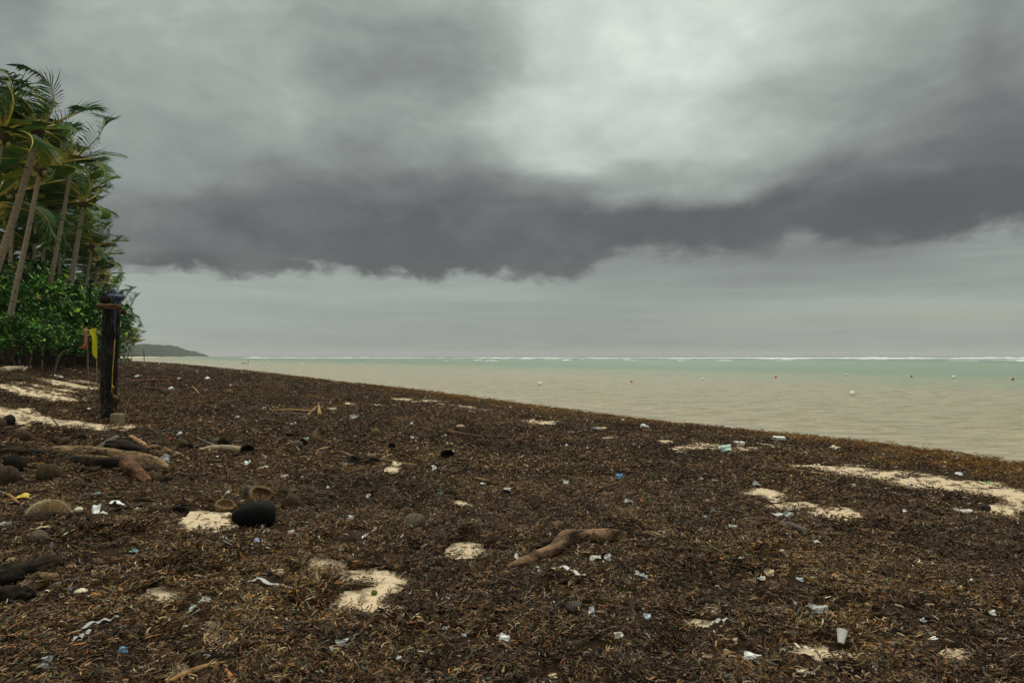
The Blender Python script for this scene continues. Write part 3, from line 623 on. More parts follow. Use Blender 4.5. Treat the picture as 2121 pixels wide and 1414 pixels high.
def stems(seed, h, rx):
    mb = MB(); r = random.Random(seed)
    for i in range(9):
        a = r.uniform(0, 6.28); d = Vector((math.cos(a) * rx * r.uniform(.2, .8), math.sin(a) * rx * r.uniform(.2, .8), h * r.uniform(.5, .85)))
        V, Fc = tube([Vector((math.cos(a) * .2, math.sin(a) * .2, -.1)), d * .5 + Vector((r.uniform(-.3, .3), 0, .2)), d], [.06, .04, .015], 5, 7, .1, i); mb.add(V, Fc)
    return mb
STM = []
for s in range(3):
    o = stems(s, 3.6, 2.1).build('branches', m_branch, None, smooth=True); STM.append(o.data); bpy.data.objects.remove(o)
shr = [(8, 31, .75, 'low yellowish shrub in front of the leaning palm trunk, at the left edge'), (45, 34, .8, 'shrub between the leaning trunk and the second trunk, at ground level'), (-20, 38, 1.5, 'tall shrub behind the leaning trunk at the left edge'), (78, 37, .82, 'shrub at the foot of the middle palm trunk'), (112, 39, .8, 'round shrub in the front row left of the flags'), (146, 43, .85, 'shrub in the front row directly left of the salmon flag'), (178, 48, .95, 'shrub right behind the salmon and yellow flags'), (204, 54, .95, 'shrub directly left of the wooden rack'),
       (30, 42, 1.75, 'tall shrub between the first and second trunks'), (70, 46, 1.9, 'tallest shrub, its top rising between two palm trunks'), (105, 50, 1.75, 'tall shrub behind the middle palm trunk'), (140, 54, 1.7, 'tall shrub at the feet of the two parallel trunks'), (170, 58, 1.6, 'tall shrub in the back row above the flags'), (195, 66, 1.15, 'back row shrub just left of the rack head'), (209, 80, .75, 'far shrub peeping out behind the rack'), (222, 95, .4, 'far shrub behind the right side of the rack'), (240, 120, .4, 'distant shrub right of the rack'), (253, 150, .4, 'distant shrub under the wind combed palm'), (264, 190, .4, 'most distant shrub at the end of the grove'),
       (0, 52, 2.4, 'large dark shrub in the rear at the left edge'), (50, 60, 2.7, 'large dark shrub in the rear below the pale palm'), (100, 66, 2.7, 'large dark shrub in the rear of the grove'), (150, 74, 2.6, 'large dark shrub in the rear below the golden palm')]
for i, (u_, y_, s_, lb) in enumerate(shr):
    x_ = (u_ - CX) / F * y_; z_ = float(gz(np.array([x_]), np.array([y_]))[0]); e = tag(empty('shrub', (x_, y_, z_ - .05)), lb, 'shrub', 'shrubs under the palms')
    o = bpy.data.objects.new('foliage', FOL[i % 4]); COL.objects.link(o); o.parent = e; o.scale = (s_, s_, s_); o.rotation_euler = (0, 0, random.uniform(-.5, .5))
    o = bpy.data.objects.new('branches', STM[i % 3]); COL.objects.link(o); o.parent = e; o.scale = (s_, s_, s_); o.rotation_euler = (0, 0, i)

# ------------------------------------------------------------------ path objects: driftwood, sticks
OCC = []
def px_path(P_, lift=0):
    """P_: (u, v centreline, r px) photo points of something lying on the weed -> world points and radii"""
    out = []; rs = []
    for q_ in P_:
        u, v, r_ = q_[:3]; lf = q_[3] if len(q_) > 3 else 0
        g = G(u, v + r_ * .8 + lf); s_ = g.y / F; out.append(g + Vector((0, 0, (r_ * .72 + lf) * s_))); rs.append(r_ * s_)
    for p_, r_ in zip(spline(out, 4 * len(out)), np.interp(np.linspace(0, 1, 4 * len(out)), np.linspace(0, 1, len(rs)), rs)): OCC.append((p_.x, p_.y, r_))
    return out, rs
def log(name, P_, m, label, cat, seg=10, rough=.1, flat=1.0, ridges=0, n=None, extra=(), group=None):
    pts, rs = px_path(P_); o0 = pts[len(pts) // 2].copy(); o0.z = min(p_.z for p_ in pts)
    n = n or max(6, len(pts) * 4)
    dr = (pts[-1] - pts[0]); rz = math.atan2(dr.y, dr.x); M_ = Matrix.Rotation(-rz, 3, 'Z')
    V, Fc = tube([M_ @ (p_ - o0) for p_ in pts], rs, seg, n, rough, hash(label) % 999 if False else len(label) * 7 + int(P_[0][0]), flat, ridges=ridges)
    if not extra:
        o = mesh(name, V, Fc, m, smooth=True); o.location = o0; o.rotation_euler = (0, 0, rz); return tag(o, label, cat, group)
    e = tag(empty(name, o0), label, cat, group); e.rotation_euler = (0, 0, rz); mesh('stem', V, Fc, m, e, smooth=True)
    for (nm, Q, m2, sg) in extra:
        pts, rs = px_path(Q); V, Fc = tube([M_ @ (p_ - o0) for p_ in pts], rs, sg, max(5, len(pts) * 3), rough, 5); mesh(nm, V, Fc, m2 or m, e, smooth=True)
    return e
log('driftwood', [(1292,1112,12),(1262,1109,16),(1225,1109,15),(1195,1111,14),(1172,1112,16),(1160,1124,15),(1140,1141,13),(1100,1155,11),(1075,1164,9),(1050,1175,3)], m_wood_main, 'forked brown driftwood branch with a kink, alone in the centre foreground', 'driftwood', 22, .095, n=60, ridges=5,
    extra=[('side_branch', [(1168,1114,9),(1140,1120,8),(1118,1130,6),(1108,1136,2)], m_wood_dark, 8), ('knot', [(1255,1108,12),(1250,1114,9)], m_wood_dark, 8)])
LOGS = [
 ('driftwood_log', [(82,934,6),(130,932,10),(200,936,12),(270,946,13),(325,960,11),(354,972,6)], m_wood_tan, 'big splintered tan log lying across the heap at left', .22, 9),
 ('driftwood_log', [(130,950,6),(190,956,10),(255,962,11),(310,972,9),(345,980,5)], m_wood_dark, 'black underside piece split off along the front of the big splintered log', .22, 7),
 ('driftwood_slab', [(150,944,3),(210,948,5,4),(262,956,5,5),(300,964,3,4)], m_wood_tan, 'long light splinter lying along the front face of the big splintered log', .15, 5),
 ('driftwood_log', [(-20,938,9),(40,938,11),(90,940,10),(128,943,6)], m_wood_dark, 'dark log entering from the left edge above a round coconut', .14, 5),
 ('driftwood_slab', [(240,948,7),(265,963,15),(290,982,14),(308,998,7)], m_wood_red, 'red brown slab of wood leaning off the end of the big splintered log', .12, 5),
 ('driftwood_log', [(222,920,8),(250,922,14),(285,930,11),(305,938,5)], m_wood_dark, 'short black log behind the big splintered log', .15, 5),
 ('plank', [(192,934,4.5),(217,919,5,4),(243,904,5,8)], m_wood_grey, 'grey flat stick propped diagonally behind the big splintered log', .06, 0),
 ('cane', [(270,904,4.5),(288,914,5,2),(306,925,4.5)], m_bamboo, 'short orange brown cane pointing down right beside the propped stick', .04, 0),
 ('branch', [(298,931,4),(318,926,5.5),(340,930,5),(368,940,4.5),(392,953,3)], m_wood_main, 'crooked branch stretching right beyond the heap of logs', .10, 0),
 ('branch', [(155,966,6),(172,972,6.5),(198,977,5),(228,979,3.5)], m_wood_dark, 'dark curved branch in front of the big splintered log', .10, 0),
 ('stick', [(150,990,2),(185,983,2,3),(216,976,2,6)], m_wood_tan, 'thin light stick below the dark curved branch', .05, 0),
 ('stick', [(-5,960,3),(28,977,3.2,2),(58,996,3)], m_wood_grey, 'grey stick slanting down from the left edge below the round coconut', .06, 0),
 ('stick', [(24,982,4.5),(52,986,4.5),(84,988,4)], m_wood_tan, 'short thick stick ending at the golden haired coconut', .08, 0),
 ('branch', [(-5,925,5),(22,928,6),(45,932,6),(78,930,4)], m_wood_dark, 'dark branch topmost at the left edge of the log heap', .10, 0),
 ('root', [(-5,1018,3),(18,1026,3.6,3),(34,1038,3.2,2),(44,1050,2)], m_bamboo, 'pinkish tan bent root at the left edge, the upper of two', .05, 0),
 ('root', [(-5,1037,2.5),(18,1036,3),(36,1037,2.2)], m_bamboo, 'pinkish tan straight root at the left edge, the lower of two', .05, 0),
 ('driftwood_log', [(52,1076,10),(85,1074,13),(125,1070,13),(175,1076,12),(215,1082,10),(240,1084,6)], m_wood_dark, 'charred looking rotten log in front of the pale hairy husk', .16, 7),
 ('driftwood_log', [(-30,1205,24),(20,1192,24),(60,1178,19),(105,1165,13),(150,1154,6)], m_wood_dark, 'thick black log slanting up from the lower left edge', .16, 9),
 ('bark', [(52,1222,9),(66,1208,16),(92,1198,15),(116,1196,7)], m_wood_tan, 'curled orange tan bark shell under the thick black log', .14, 5),
 ('driftwood_log', [(-20,1236,22),(30,1232,18),(70,1228,10)], m_wood_dark, 'rotten black stump end in shadow below the thick black log', .18, 5),
 ('driftwood_log', [(30,896,4.5),(45,890,6),(60,884,6.5)], m_wood_tan, 'short tan log with a dark end on the sand strip at left', .10, 0),
 ('driftwood_log', [(412,932,3.5),(440,928,6.5),(470,928,7),(502,931,7)], m_wood_pale, 'pale bleached log ending at the black hollow stub', .08, 0),
 ('stick', [(410,908,3),(430,917,3.6),(452,925,3.4)], m_wood_grey, 'grey stick slanting towards the pale bleached log', .06, 0),
 ('plank', [(560,850,2),(605,849,4),(650,852,3)], m_bamboo, 'reddish tan plank far back beside the forked stump', .05, 0),
 ('plank', [(545,857,2.5),(600,857,2.8),(640,858,2)], m_wood_grey, 'dark grey plank lying just in front of the reddish tan one', .05, 0),
 ('stump', [(636,861,2.5),(646,852,3,3),(655,842,2.4,9)], m_wood_tan, 'left prong of the small forked stump', .08, 0),
 ('stump', [(662,858,5),(661,850,4,3),(660,838,1.5,10)], m_bamboo, 'upright pointed right hand piece of the small forked stump', .08, 0),
 ('stick', [(602,913,1.8,6),(626,937,2.2),(650,940,1.8),(671,946,1.3)], m_wood_tan, 'bent thin branch right of the grey coconut', .05, 0),
 ('stick', [(654,944,1.6),(662,930,1.6,3),(685,925,1.6,2)], m_bamboo, 'small arched pinkish twig standing on the weed', .04, 0),
 ('stick', [(678,941,1.6),(704,935,2.2,2),(739,949,2.4)], m_wood_tan, 'angled stick leading to the open husks', .05, 0),
 ('stick', [(787,950,2.2),(810,954,2.5),(831,959,2.2),(862,962,2)], m_bamboo, 'orange tan stick right of the open husks', .05, 0),
 ('dead_stalk', [(930,893,6),(948,899,6),(990,904,3.4),(1040,906,3.2),(1100,906,2.6),(1190,910,1.5)], m_wood_red, 'long dead palm stem, dark red, with a flared butt at its left end', .10, 0),
 ('dead_stalk', [(1050,892,1.2,3),(1090,900,1.6,1),(1130,906,1.5),(1180,905,1.2)], m_wood_red, 'thin red stalk arched over the long dead palm stem', .05, 0),
 ('driftwood', [(985,990,3),(1003,995,5),(1028,999,5),(1048,1000,3)], m_wood_tan, 'small tan piece of bark beside white scraps in the middle ground', .12, 0),
 ('driftwood', [(1238,1015,5),(1252,1017,5.5),(1266,1018,4)], m_wood_dark, 'dark stub lying just above a tan one, right of centre', .10, 0),
 ('driftwood', [(1240,1022,2.5),(1254,1023,3.4),(1266,1025,2.6)], m_bamboo, 'tan stub lying just below a dark one, right of centre', .08, 0),
 ('driftwood', [(1338,1017,4),(1350,1018,4.4),(1363,1018,3.8)], m_wood_dark, 'lone dark stub right of the pair of stubs', .06, 0),
 ('driftwood', [(1610,1084,4),(1640,1090,8),(1665,1100,8),(1682,1108,4)], m_wood_grey, 'olive grey driftwood chunk below the right hand sand patches', .12, 5),
 ('cane', [(1612,969,2.4),(1660,975,3),(1718,984,2.8)], m_bamboo, 'long tan cane on the edge of the sand strip at right', .04, 0),
 ('driftwood', [(1566,918,2.5),(1590,922,3.6),(1616,927,3)], m_wood_pale, 'pale log near the waterline below the white bag', .08, 0),
 ('driftwood', [(1332,1104,4),(1352,1109,9),(1375,1116,8),(1390,1120,3)], m_wood_tan, 'flat tan bark piece at the right of the forked driftwood', .12, 0),
 ('driftwood', [(1708,1366,5),(1730,1378,8),(1758,1392,8),(1775,1400,4)], m_wood_dark, 'black wet log below the sand patch at lower right', .12, 0),
 ('leaf_sheath', [(1034,1332,5.5),(1050,1341,4.5),(1066,1350,3),(1080,1358,1.3)], m_bamboo, 'yellow tapering stalk below the white triangular scrap', .04, 0),
 ('stick', [(468,1388,3.5),(477,1400,5),(488,1416,5)], m_orange, 'bright orange stub at the bottom edge', .05, 0),
 ('stick', [(203,1142,1.5),(212,1158,1.8,3),(217,1186,1.5)], m_wood_red, 'rust coloured curved stem right of the thick black log', .04, 0),
 ('leaf_sheath', [(338,1420,6),(372,1400,7),(420,1384,5),(468,1370,3)], m_bamboo, 'long tan frond sheath near the bottom edge at left', .10, 0),
 ('driftwood_log', [(262,790,2.5),(300,788,3.8),(350,788,2.5)], m_wood_red, 'red brown log far up the beach right of the rack', .08, 0),
 ('driftwood_log', [(300,806,3),(325,808,4.5),(350,816,3)], m_wood_dark, 'dark log right of the rack, nearer than the red brown one', .12, 0),
 ('driftwood_log', [(6,766,7),(26,763,6),(46,762,5)], m_wood_pale, 'pale hollow log under the bushes at the left edge', .10, 0),
 ('branch', [(48,768,4),(54,762,3.4,2),(64,760,2.5,2)], m_wood_pale, 'short pale branch right of the hollow log under the bushes', .06, 0),
 ('driftwood_log', [(10,786,3),(45,783,5),(75,787,3)], m_wood_dark, 'dark log lying between the pale hollow log and the sand at left', .10, 0),
 ('driftwood', [(855,1009,2),(870,1006,2)], m_wood_dark, 'tiny dark stub in the middle ground', .05, 0),
 ('stick', [(862,972,2),(874,967,3),(888,962,1.5)], m_wood_dark, 'small black stick right of the cream scrap', .05, 0),
 ('stick', [(745,1312,2.5),(757,1298,2.5,3),(780,1278,2,8)], m_wood_tan, 'thin stake poking up below the double sand patch', .04, 0),
 ('stick', [(782,1322,2),(793,1312,2.5,1),(800,1305,2)], m_bamboo, 'short curved tan twig right of the thin stake', .04, 0),
 ('stick', [(2035,1180,2),(2062,1192,3),(2100,1206,3)], m_wood_dark, 'dark straight branch near the right edge', .05, 0),
 ('stick', [(1900,1275,2),(1930,1282,3),(1960,1288,2)], m_wood_dark, 'dark slim stick low at the right', .05, 0),
 ('stick', [(1820,1250,1.3),(1860,1270,1.8),(1885,1282,1.3)], m_wood_tan, 'thin brown twig slanting above the dark slim stick', .03, 0),
 ('stick', [(1628,1233,1.2),(1640,1246,1.5),(1648,1256,1)], m_wood_tan, 'fine straw left of the grey crumpled wrapper', .03, 0),
 ('stick', [(440,851,1.5,4),(452,862,1.5),(468,868,1.5)], m_wood_tan, 'pair of crossed twigs far back, the slanting one', .04, 0),
 ('stick', [(398,800,1,8),(406,808,1.5,3),(415,818,1.5)], m_bamboo, 'tan stalk sticking up far back right of the rack', .04, 0),
 ('stick', [(500,868,1.5),(540,869,1.8),(600,871,1.5)], m_bamboo, 'long straight tan reed in the middle distance', .03, 0),
 ('stick', [(530,892,1.5,3),(560,902,1.8),(580,910,1.5)], m_wood_tan, 'slanting brown reed above the reddish stalks', .03, 0),
 ('dead_stalk', [(480,908,2),(520,906,3),(560,908,2)], m_wood_red, 'reddish stalk in the tangle above the black hollow stub', .06, 0),
 ('dead_stalk', [(530,922,2),(565,920,2.6),(590,902,2,4),(602,890,1.2,9)], m_wood_red, 'red stalk bending upward in the tangle by the grey coconut', .06, 0),
 ('dead_stalk', [(520,934,2.5),(550,930,3.2),(590,928,2)], m_wood_red, 'thick red stalk right of the black hollow stub', .08, 0),
 ('stick', [(720,873,1.2),(745,872,1.5),(770,871,1)], m_bamboo, 'straight tan reed below the grey plastic sheet', .03, 0),
 ('stick', [(690,862,2),(712,858,2.6),(730,861,1.5)], m_wood_dark, 'black branch left of the grey plastic sheet', .06, 0),
 ('stick', [(484,864,3),(500,856,5),(520,862,4),(530,866,2)], m_wood_dark, 'black lump of wood far back above the reed', .12, 0),
 ('branch', [(255,893,2,2),(270,900,2),(290,905,1.5)], m_wood_tan, 'thin branch on the sand at the foot of the rack', .03, 0),
 ('stick', [(308,884,1.2,4),(325,897,1.5),(345,908,1.2)], m_wood_tan, 'long thin twig right of the sand at the foot of the rack', .03, 0),
 ('stick', [(332,886,1.5),(352,893,2.2),(370,900,1.5)], m_wood_dark, 'dark twig right of the long thin one by the rack', .03, 0),
 ('stick', [(352,917,3),(330,916,3),(312,915,3)], m_wood_tan, 'level grey brown stick behind the crooked branch', .05, 0),
 ('branch', [(236,1058,3),(250,1055,4,1),(266,1052,4,2)], m_wood_dark, 'squared dark stick right of the charred log', .05, 0),
 ('branch', [(262,1040,2.5,6),(270,1048,2.5,3),(280,1058,2.5)], m_wood_red, 'short brown stick crossing the squared dark one', .05, 0),
 ('stick', [(108,868,1,6),(116,876,1.3,2),(122,884,1)], m_wood_dark, 'small twig poking out of the sand strip at left', .03, 0),
 ('stick', [(184,802,2,0),(185,808,2),(186,814,2)], m_wood_grey, 'stubby stake in the sand just left of the rack', .03, 0),
]
for (nm, P_, m, lb, ro, ri) in LOGS: log(nm, P_, m, lb, nm.replace('_', ' '), 22 if max(p_[2] for p_ in P_) > 11 else (12 if max(p_[2] for p_ in P_) > 5 else 6), ro, 1.0, ri, n=None if max(p_[2] for p_ in P_) <= 5 else (48 if max(p_[2] for p_ in P_) > 11 else 24))
BIG = [('stick', [(155,738,2.2),(138,760,2.2)], 0)]

# ------------------------------------------------------------------ coconuts, husks, stones
def coconut(u, v, wpx, m, label, asp=1.0, tilt=None, husk=False, name='coconut', cat='coconut'):
    g = G(u, v); s_ = wpx * g.y / F; OCC.append((g.x, g.y, s_ * .5)); r_ = random.Random(int(u * 7 + v)); V, Fc = sphere((s_ / 2, s_ / 2 * .92, s_ / 2 * asp), 20, 14, .036, int(u), .065)
    e = None; rot = tilt or (r_.uniform(-1.2, 1.2), r_.uniform(-1.2, 1.2), r_.uniform(0, 6))
    o = mesh(name, V, Fc, m, smooth=True); o.rotation_euler = rot; o.location = (g.x, g.y, g.z + s_ * .27 * min(asp, 1)); tag(o, label, cat)
    if husk:
        cap, cf = sphere((s_ * .16, s_ * .16, s_ * .05), 8, 5, .2, 3); c = mesh('stem_scar', cap + np.array((0, 0, s_ / 2 * asp)), cf, m_husk_dark, o, smooth=True)
    return o
NUTS = [(858,1098,47,m_husk_grey,'large grey brown coconut alone right of the black lump'),(605,1053,38,m_husk,'coconut right beside the black lump',True),(588,1022,20,m_husk,'small brown coconut behind the one beside the black lump'),(517,1023,24,m_husk_grey,'grey coconut half sunk behind the black lump'),
 (33,975,42,m_husk_dark,'dark round coconut below the left end of the log heap'),(101,994,44,m_husk,'coconut with golden hair in the log heap',True),(10,1002,46,m_husk,'big shaggy tan coconut cut by the left edge'),(18,880,26,m_husk_dark,'smooth dark coconut on the sand strip at the left edge, the rear one'),(2,884,24,m_husk,'smooth brown coconut on the sand strip at the left edge, the front one'),(163,1012,26,m_husk,'pale split coconut below the curved dark branch'),
 (322,998,26,m_husk,'round coconut at the tip of the red brown slab'),(345,1000,18,m_husk_dark,'smaller coconut right of the slab tip'),(80,1126,34,m_husk_grey,'grey coconut below the charred rotten log'),(551,898,16,m_husk,'coconut in the middle distance above the reddish stalks'),(446,918,14,m_husk_grey,'coconut left of the brown husk cluster'),(463,922,24,m_husk_dark,'dark coconut against the end of the pale log'),
 (615,930,24,m_husk_grey,'grey coconut beside the bent red stalk'),(654,918,22,m_husk,'pale tan coconut at the head of the branch'),(747,950,17,m_husk_grey,'light grey coconut topping the open husks'),(778,902,18,m_husk_gold,'golden brown upright coconut in the middle distance'),(824,893,14,m_husk,'small round coconut right of the golden upright one'),(670,898,14,m_husk,'brown coconut left of a cream scrap'),
 (630,873,16,m_husk_grey,'far coconut behind the straight reed'),(475,817,14,m_husk_gold,'far tan coconut near the upper left of the weed'),(437,838,14,m_husk,'far brown coconut among the back twigs'),(1238,1353,16,m_stone_dark,'small black nut in the foreground right of centre'),(380,926,20,m_husk,'tan coconut left end of the pair right of the crooked branch'),(392,930,18,m_husk_dark,'dark coconut right end of the pair right of the crooked branch'),
 (308,905,14,m_husk,'small coconut among twigs right of the rack foot'),(292,892,12,m_husk_grey,'small grey coconut at the sand by the rack foot'),(170,912,17,m_husk_dark,'dark oval coconut left of the propped stick'),(245,825,12,m_husk,'far coconut just right of the rack foot'),(1225,1060,16,m_husk_dark,'dark brown nut in the middle ground right'),(30,1117,12,m_husk_grey,'little grey nut left of the grey coconut below the charred log'),(133,922,22,m_husk,'tan fibrous husk resting behind the big splintered log'),(50,914,30,m_husk,'golden husk above the dark branch at left'),
 (320,1064,26,m_husk,'ribbed brown husk at the sticks right of the charred log'),(622,985,9,m_husk,'tiny nut in the middle ground')]
TR = random.Random(99); SEEN = set()
MARK = [(215,945,'the big splintered log'),(275,972,'the red brown slab'),(33,955,'the dark round coconut'),(101,975,'the coconut in the log heap'),(102,1050,'the pale hairy husk'),(145,1078,'the charred rotten log'),(200,1045,'the twisted white cloth'),(345,935,'the crooked branch'),(218,918,'the propped grey stick'),(50,898,'the short log on the sand strip'),(320,1055,'the ribbed husk'),(163,1000,'the pale split coconut'),(20,1030,'the bent root'),
        (455,930,'the pale bleached log'),(510,930,'the black hollow stub'),(615,920,'the grey coconut by the red stalk'),(747,950,'the open husks'),(650,850,'the forked stump'),(690,940,'the angled stick'),(551,890,'the coconut above the reddish stalks')]
for i in range(60):                                          # the tangle: thin sticks in and round the heap
    left_ = i < 44
    u_, v_ = (TR.uniform(-10, 380), TR.uniform(895, 1075)) if left_ else (TR.uniform(420, 760), TR.uniform(885, 960))
    L_ = TR.uniform(16, 60); a_ = TR.gauss(0, .35); P_ = [(u_ + L_ * q_ * math.cos(a_), v_ + L_ * q_ * math.sin(a_) * .6 + TR.gauss(0, 2), TR.uniform(1.3, 3.4) * (1 - .4 * abs(q_)), TR.uniform(0, 6)) for q_ in (-.5, 0, .5)]
    m_, cn = TR.choice([(m_wood_dark, 'black'), (m_wood_dark, 'black'), (m_wood_tan, 'tan'), (m_wood_main, 'brown'), (m_wood_grey, 'grey'), (m_wood_red, 'reddish')])
    mu, mv, mn = min(MARK, key=lambda q_: (q_[0] - u_) ** 2 + 4 * (q_[1] - v_) ** 2); dxx, dyy = u_ - mu, (v_ - mv) * 2
    rel = ('right of' if dxx > 0 else 'left of') if abs(dxx) > abs(dyy) else ('in front of' if dyy > 0 else 'behind')
    lb = f"{'long' if L_ > 38 else 'short'} thin {cn} stick lying {rel} {mn}"
    if lb in SEEN: continue
    SEEN.add(lb); log('stick', P_, m_, lb, 'stick', 7, .1, n=9, group='thin sticks in the driftwood tangle' if left_ else 'thin sticks in the middle distance')
for n_ in NUTS: coconut(n_[0], n_[1], n_[2], n_[3], n_[4], 1.12, None, len(n_) > 5)

def halfhusk(u, v, wpx, m, label, tilt, rot, depth=.75):
    g = G(u, v); s_ = wpx * g.y / F / 2; OCC.append((g.x, g.y, s_)); V = []; nu, nv = 16, 6; r_ = random.Random(int(u))
    for (k, off_) in ((1.0, 0), (.74, .06)):
        for i in range(nv + 1):
            a = math.pi / 2 * i / nv
            for j in range(nu):
                th = 2 * math.pi * j / nu; q_ = k * (1 + .10 * math.sin(3 * th + i * .3 + u) + .06 * (r_.random() - .5) + (.22 * (r_.random() - .5) if i == nv else 0))
                V.append((s_ * q_ * math.sin(a), 0, 0) if False else (s_ * q_ * math.sin(a) * math.cos(th), s_ * q_ * math.sin(a) * math.sin(th) * .8, -s_ * depth * q_ * math.cos(a) + off_ * s_ + s_ * .08 * math.sin(2 * th) * (i == nv)))
    Fc = []; b2 = (nv + 1) * nu
    for i in range(nv):
        for j in range(nu):
            a, b_, c, d = i * nu + j, i * nu + (j + 1) % nu, (i + 1) * nu + (j + 1) % nu, (i + 1) * nu + j; Fc.append([a, d, c, b_]); Fc.append([b2 + a, b2 + b_, b2 + c, b2 + d])
    for j in range(nu): a = nv * nu + j; b_ = nv * nu + (j + 1) % nu; Fc.append([a, b2 + a, b2 + b_, b_])
    o = mesh('coconut_husk', V, Fc, m, smooth=True); o.location = (g.x, g.y, g.z + s_ * depth * .75); o.rotation_euler = (tilt, .15, rot); return tag(o, label, 'coconut husk')
halfhusk(466, 1056, 44, m_husk_gold, 'open golden husk shell left of the black lump', .45, .3)
halfhusk(540, 1036, 50, m_husk_gold, 'torn tan husk strip behind the top of the black lump', 1.0, .4, .6)
halfhusk(512, 940, 28, m_husk_dark, 'black hollow stub facing the viewer at the end of the pale log', 1.35, .1)
halfhusk(773, 960, 28, m_husk_dark, 'open oval husk, the right hand one of the joined pair', .6, .2, .5)
halfhusk(728, 958, 32, m_husk_dark, 'dark husk, the left hand one of the joined pair', .5, -.2, .55)
halfhusk(812, 930, 20, m_husk_dark, 'cracked black husk half in the middle distance', .9, .5)
halfhusk(927, 949, 28, m_husk_dark, 'dark half husk with ribs near the centre', 1.9, .3)
halfhusk(752, 909, 18, m_husk_dark, 'open husk beside the golden upright coconut', .7, 0)
halfhusk(678, 842, 11, m_husk_red if False else m_husk, 'tiny open husk far back near the forked stump', 1.0, 0)
halfhusk(626, 924, 24, m_husk_dark, 'dark open husk behind the grey coconut', 1.2, -.5)
halfhusk(370, 1068, 38, m_husk_dark, 'crumpled dark husk left of the big sand patch', .8, .6, .6)
halfhusk(1050, 1025, 26, m_husk_dark, 'flat black husk under white scraps in the middle ground', .5, .3, .4)
# pale hairy husk dome
g = G(102, 1073); s_ = 84 * g.y / F; OCC.append((g.x, g.y, s_ * .5)); V, Fc = sphere((s_ / 2, s_ / 3, s_ * .36), 28, 18, .05, 4)
e = tag(empty('coconut_husk', g), 'large pale hairy husk dome behind the charred rotten log', 'coconut husk'); mesh('husk', V + np.array((0, 0, s_ * .05)), Fc, m_husk_gold, e, smooth=True)
mb = MB(); r_ = np.random.default_rng(5)
for i in range(3800):
    v = r_.normal(size=3); v[2] = abs(v[2]) + .1; v /= np.linalg.norm(v); p_ = v * np.array((s_ / 2, s_ / 3, s_ * .36)) + np.array((0, 0, s_ * .05)); d_ = v + r_.normal(size=3) * .7; d_ /= np.linalg.norm(d_); s2 = np.cross(d_, (0, 0, 1.)) * .0016; L_ = r_.uniform(.015, .045)
    mb.add([p_ - s2, p_ + s2, p_ + d_ * L_], [[0, 1, 2]], np.array((.62, .50, .29)) * r_.uniform(.4, 1.2))
tag(mb.build('husk_hair', m_v, e, True), kind='stuff')
halfhusk(118, 1070, 62, m_husk, 'brown husk shell leaning on the pale hairy dome', 2.5, .1, .6)

def blob(name, u, v, wpx, hpx, m, label, cat, seed=0, rough=.05, dp=.8):
    g = G(u, v); k = g.y / F; OCC.append((g.x, g.y, wpx * k / 2)); V, Fc = sphere((wpx * k / 2, wpx * k / 2 * dp, hpx * k / 2), 20, 13, rough, seed)
    o = mesh(name, V, Fc, m, smooth=True); o.location = (g.x, g.y, g.z + hpx * k * .40); o.rotation_euler = (0, 0, random.uniform(-.2, .2)); return tag(o, label, cat)
# the black lump: flat bottomed, humped towards the right
g = G(526, 1086); k = g.y / F; OCC += [(g.x + q_ * k, g.y, 32 * k) for q_ in (-22, 0, 22)]; V, Fc = sphere((43 * k, 30 * k, 27 * k), 30, 20, .012, 2)
V[:, 2] *= 1 + .22 * np.tanh(V[:, 0] / (20 * k)); R0 = np.array([43 * k, 30 * k, 27 * k]); V = np.sign(V) * np.abs(V / R0) ** .74 * R0; V[:, 2] += -6 * k * np.clip(-V[:, 0] / (43 * k), 0, 1) * (V[:, 2] > 0); V[:, 2] = np.maximum(V[:, 2], -21 * k)
o = mesh('boulder', V, Fc, m_black, smooth=True); o.location = (g.x, g.y, g.z + 19 * k); tag(o, 'big smooth black rounded lump beside a sand patch in the foreground', 'boulder')
ST = [(952,888,21,10,m_stone,'flat pinkish stone behind the long dead palm stem'),(926,921,6,6,m_lit['white'],'small white pebble above the dark ribbed husk'),(1464,1041,16,8,m_stone,'tan stone in the weed left of the right hand sand patches'),(1565,1079,11,9,m_stone,'little tan stone above the pale wrappers'),(2042,1058,19,15,m_stone_dark,'black stone at the tip of the rightmost sand patch'),(168,1229,28,11,m_lit['cream'],'flat cream stone right of the curled bark'),(581,1192,17,11,m_stone,'tan shell beside a dark one in the foreground'),(554,1193,23,13,m_stone_dark,'dark oval shell left of the tan one'),
      (163,1062,18,13,m_lit['cream'],'cream shell left of the twisted white cloth'),(1133,849,7,6,m_stone_dark,'black stone standing at the waterline'),(1505,1355,16,13,m_stone,'round tan disc in the right foreground'),(775,1231,14,10,None,'green mossy tuft on the double sand patch'),(1855,940,11,6,m_stone_dark,'dark stone at the waterline towards the right'),(1815,965,12,7,m_stone_dark,'dark stone beside the streak of dark weed at right'),(1187,1268,32,24,m_wood_grey,'brown grey clod in the foreground below the mauve cloth'),(500,955,10,6,m_stone,'pebble just below the black hollow stub')]
m_moss = plain('green moss', (.10, .16, .02), .9, .1, .4)
for i, (u, v, a, b_, m, lb) in enumerate(ST): blob('stone' if 'ston' in lb or 'pebble' in lb else ('shell' if 'shell' in lb or 'disc' in lb else 'clod'), u, v, a, b_, m or m_moss, lb, 'stone' if 'ston' in lb or 'pebble' in lb else ('shell' if 'shell' in lb or 'disc' in lb else 'clod'), i, .07)

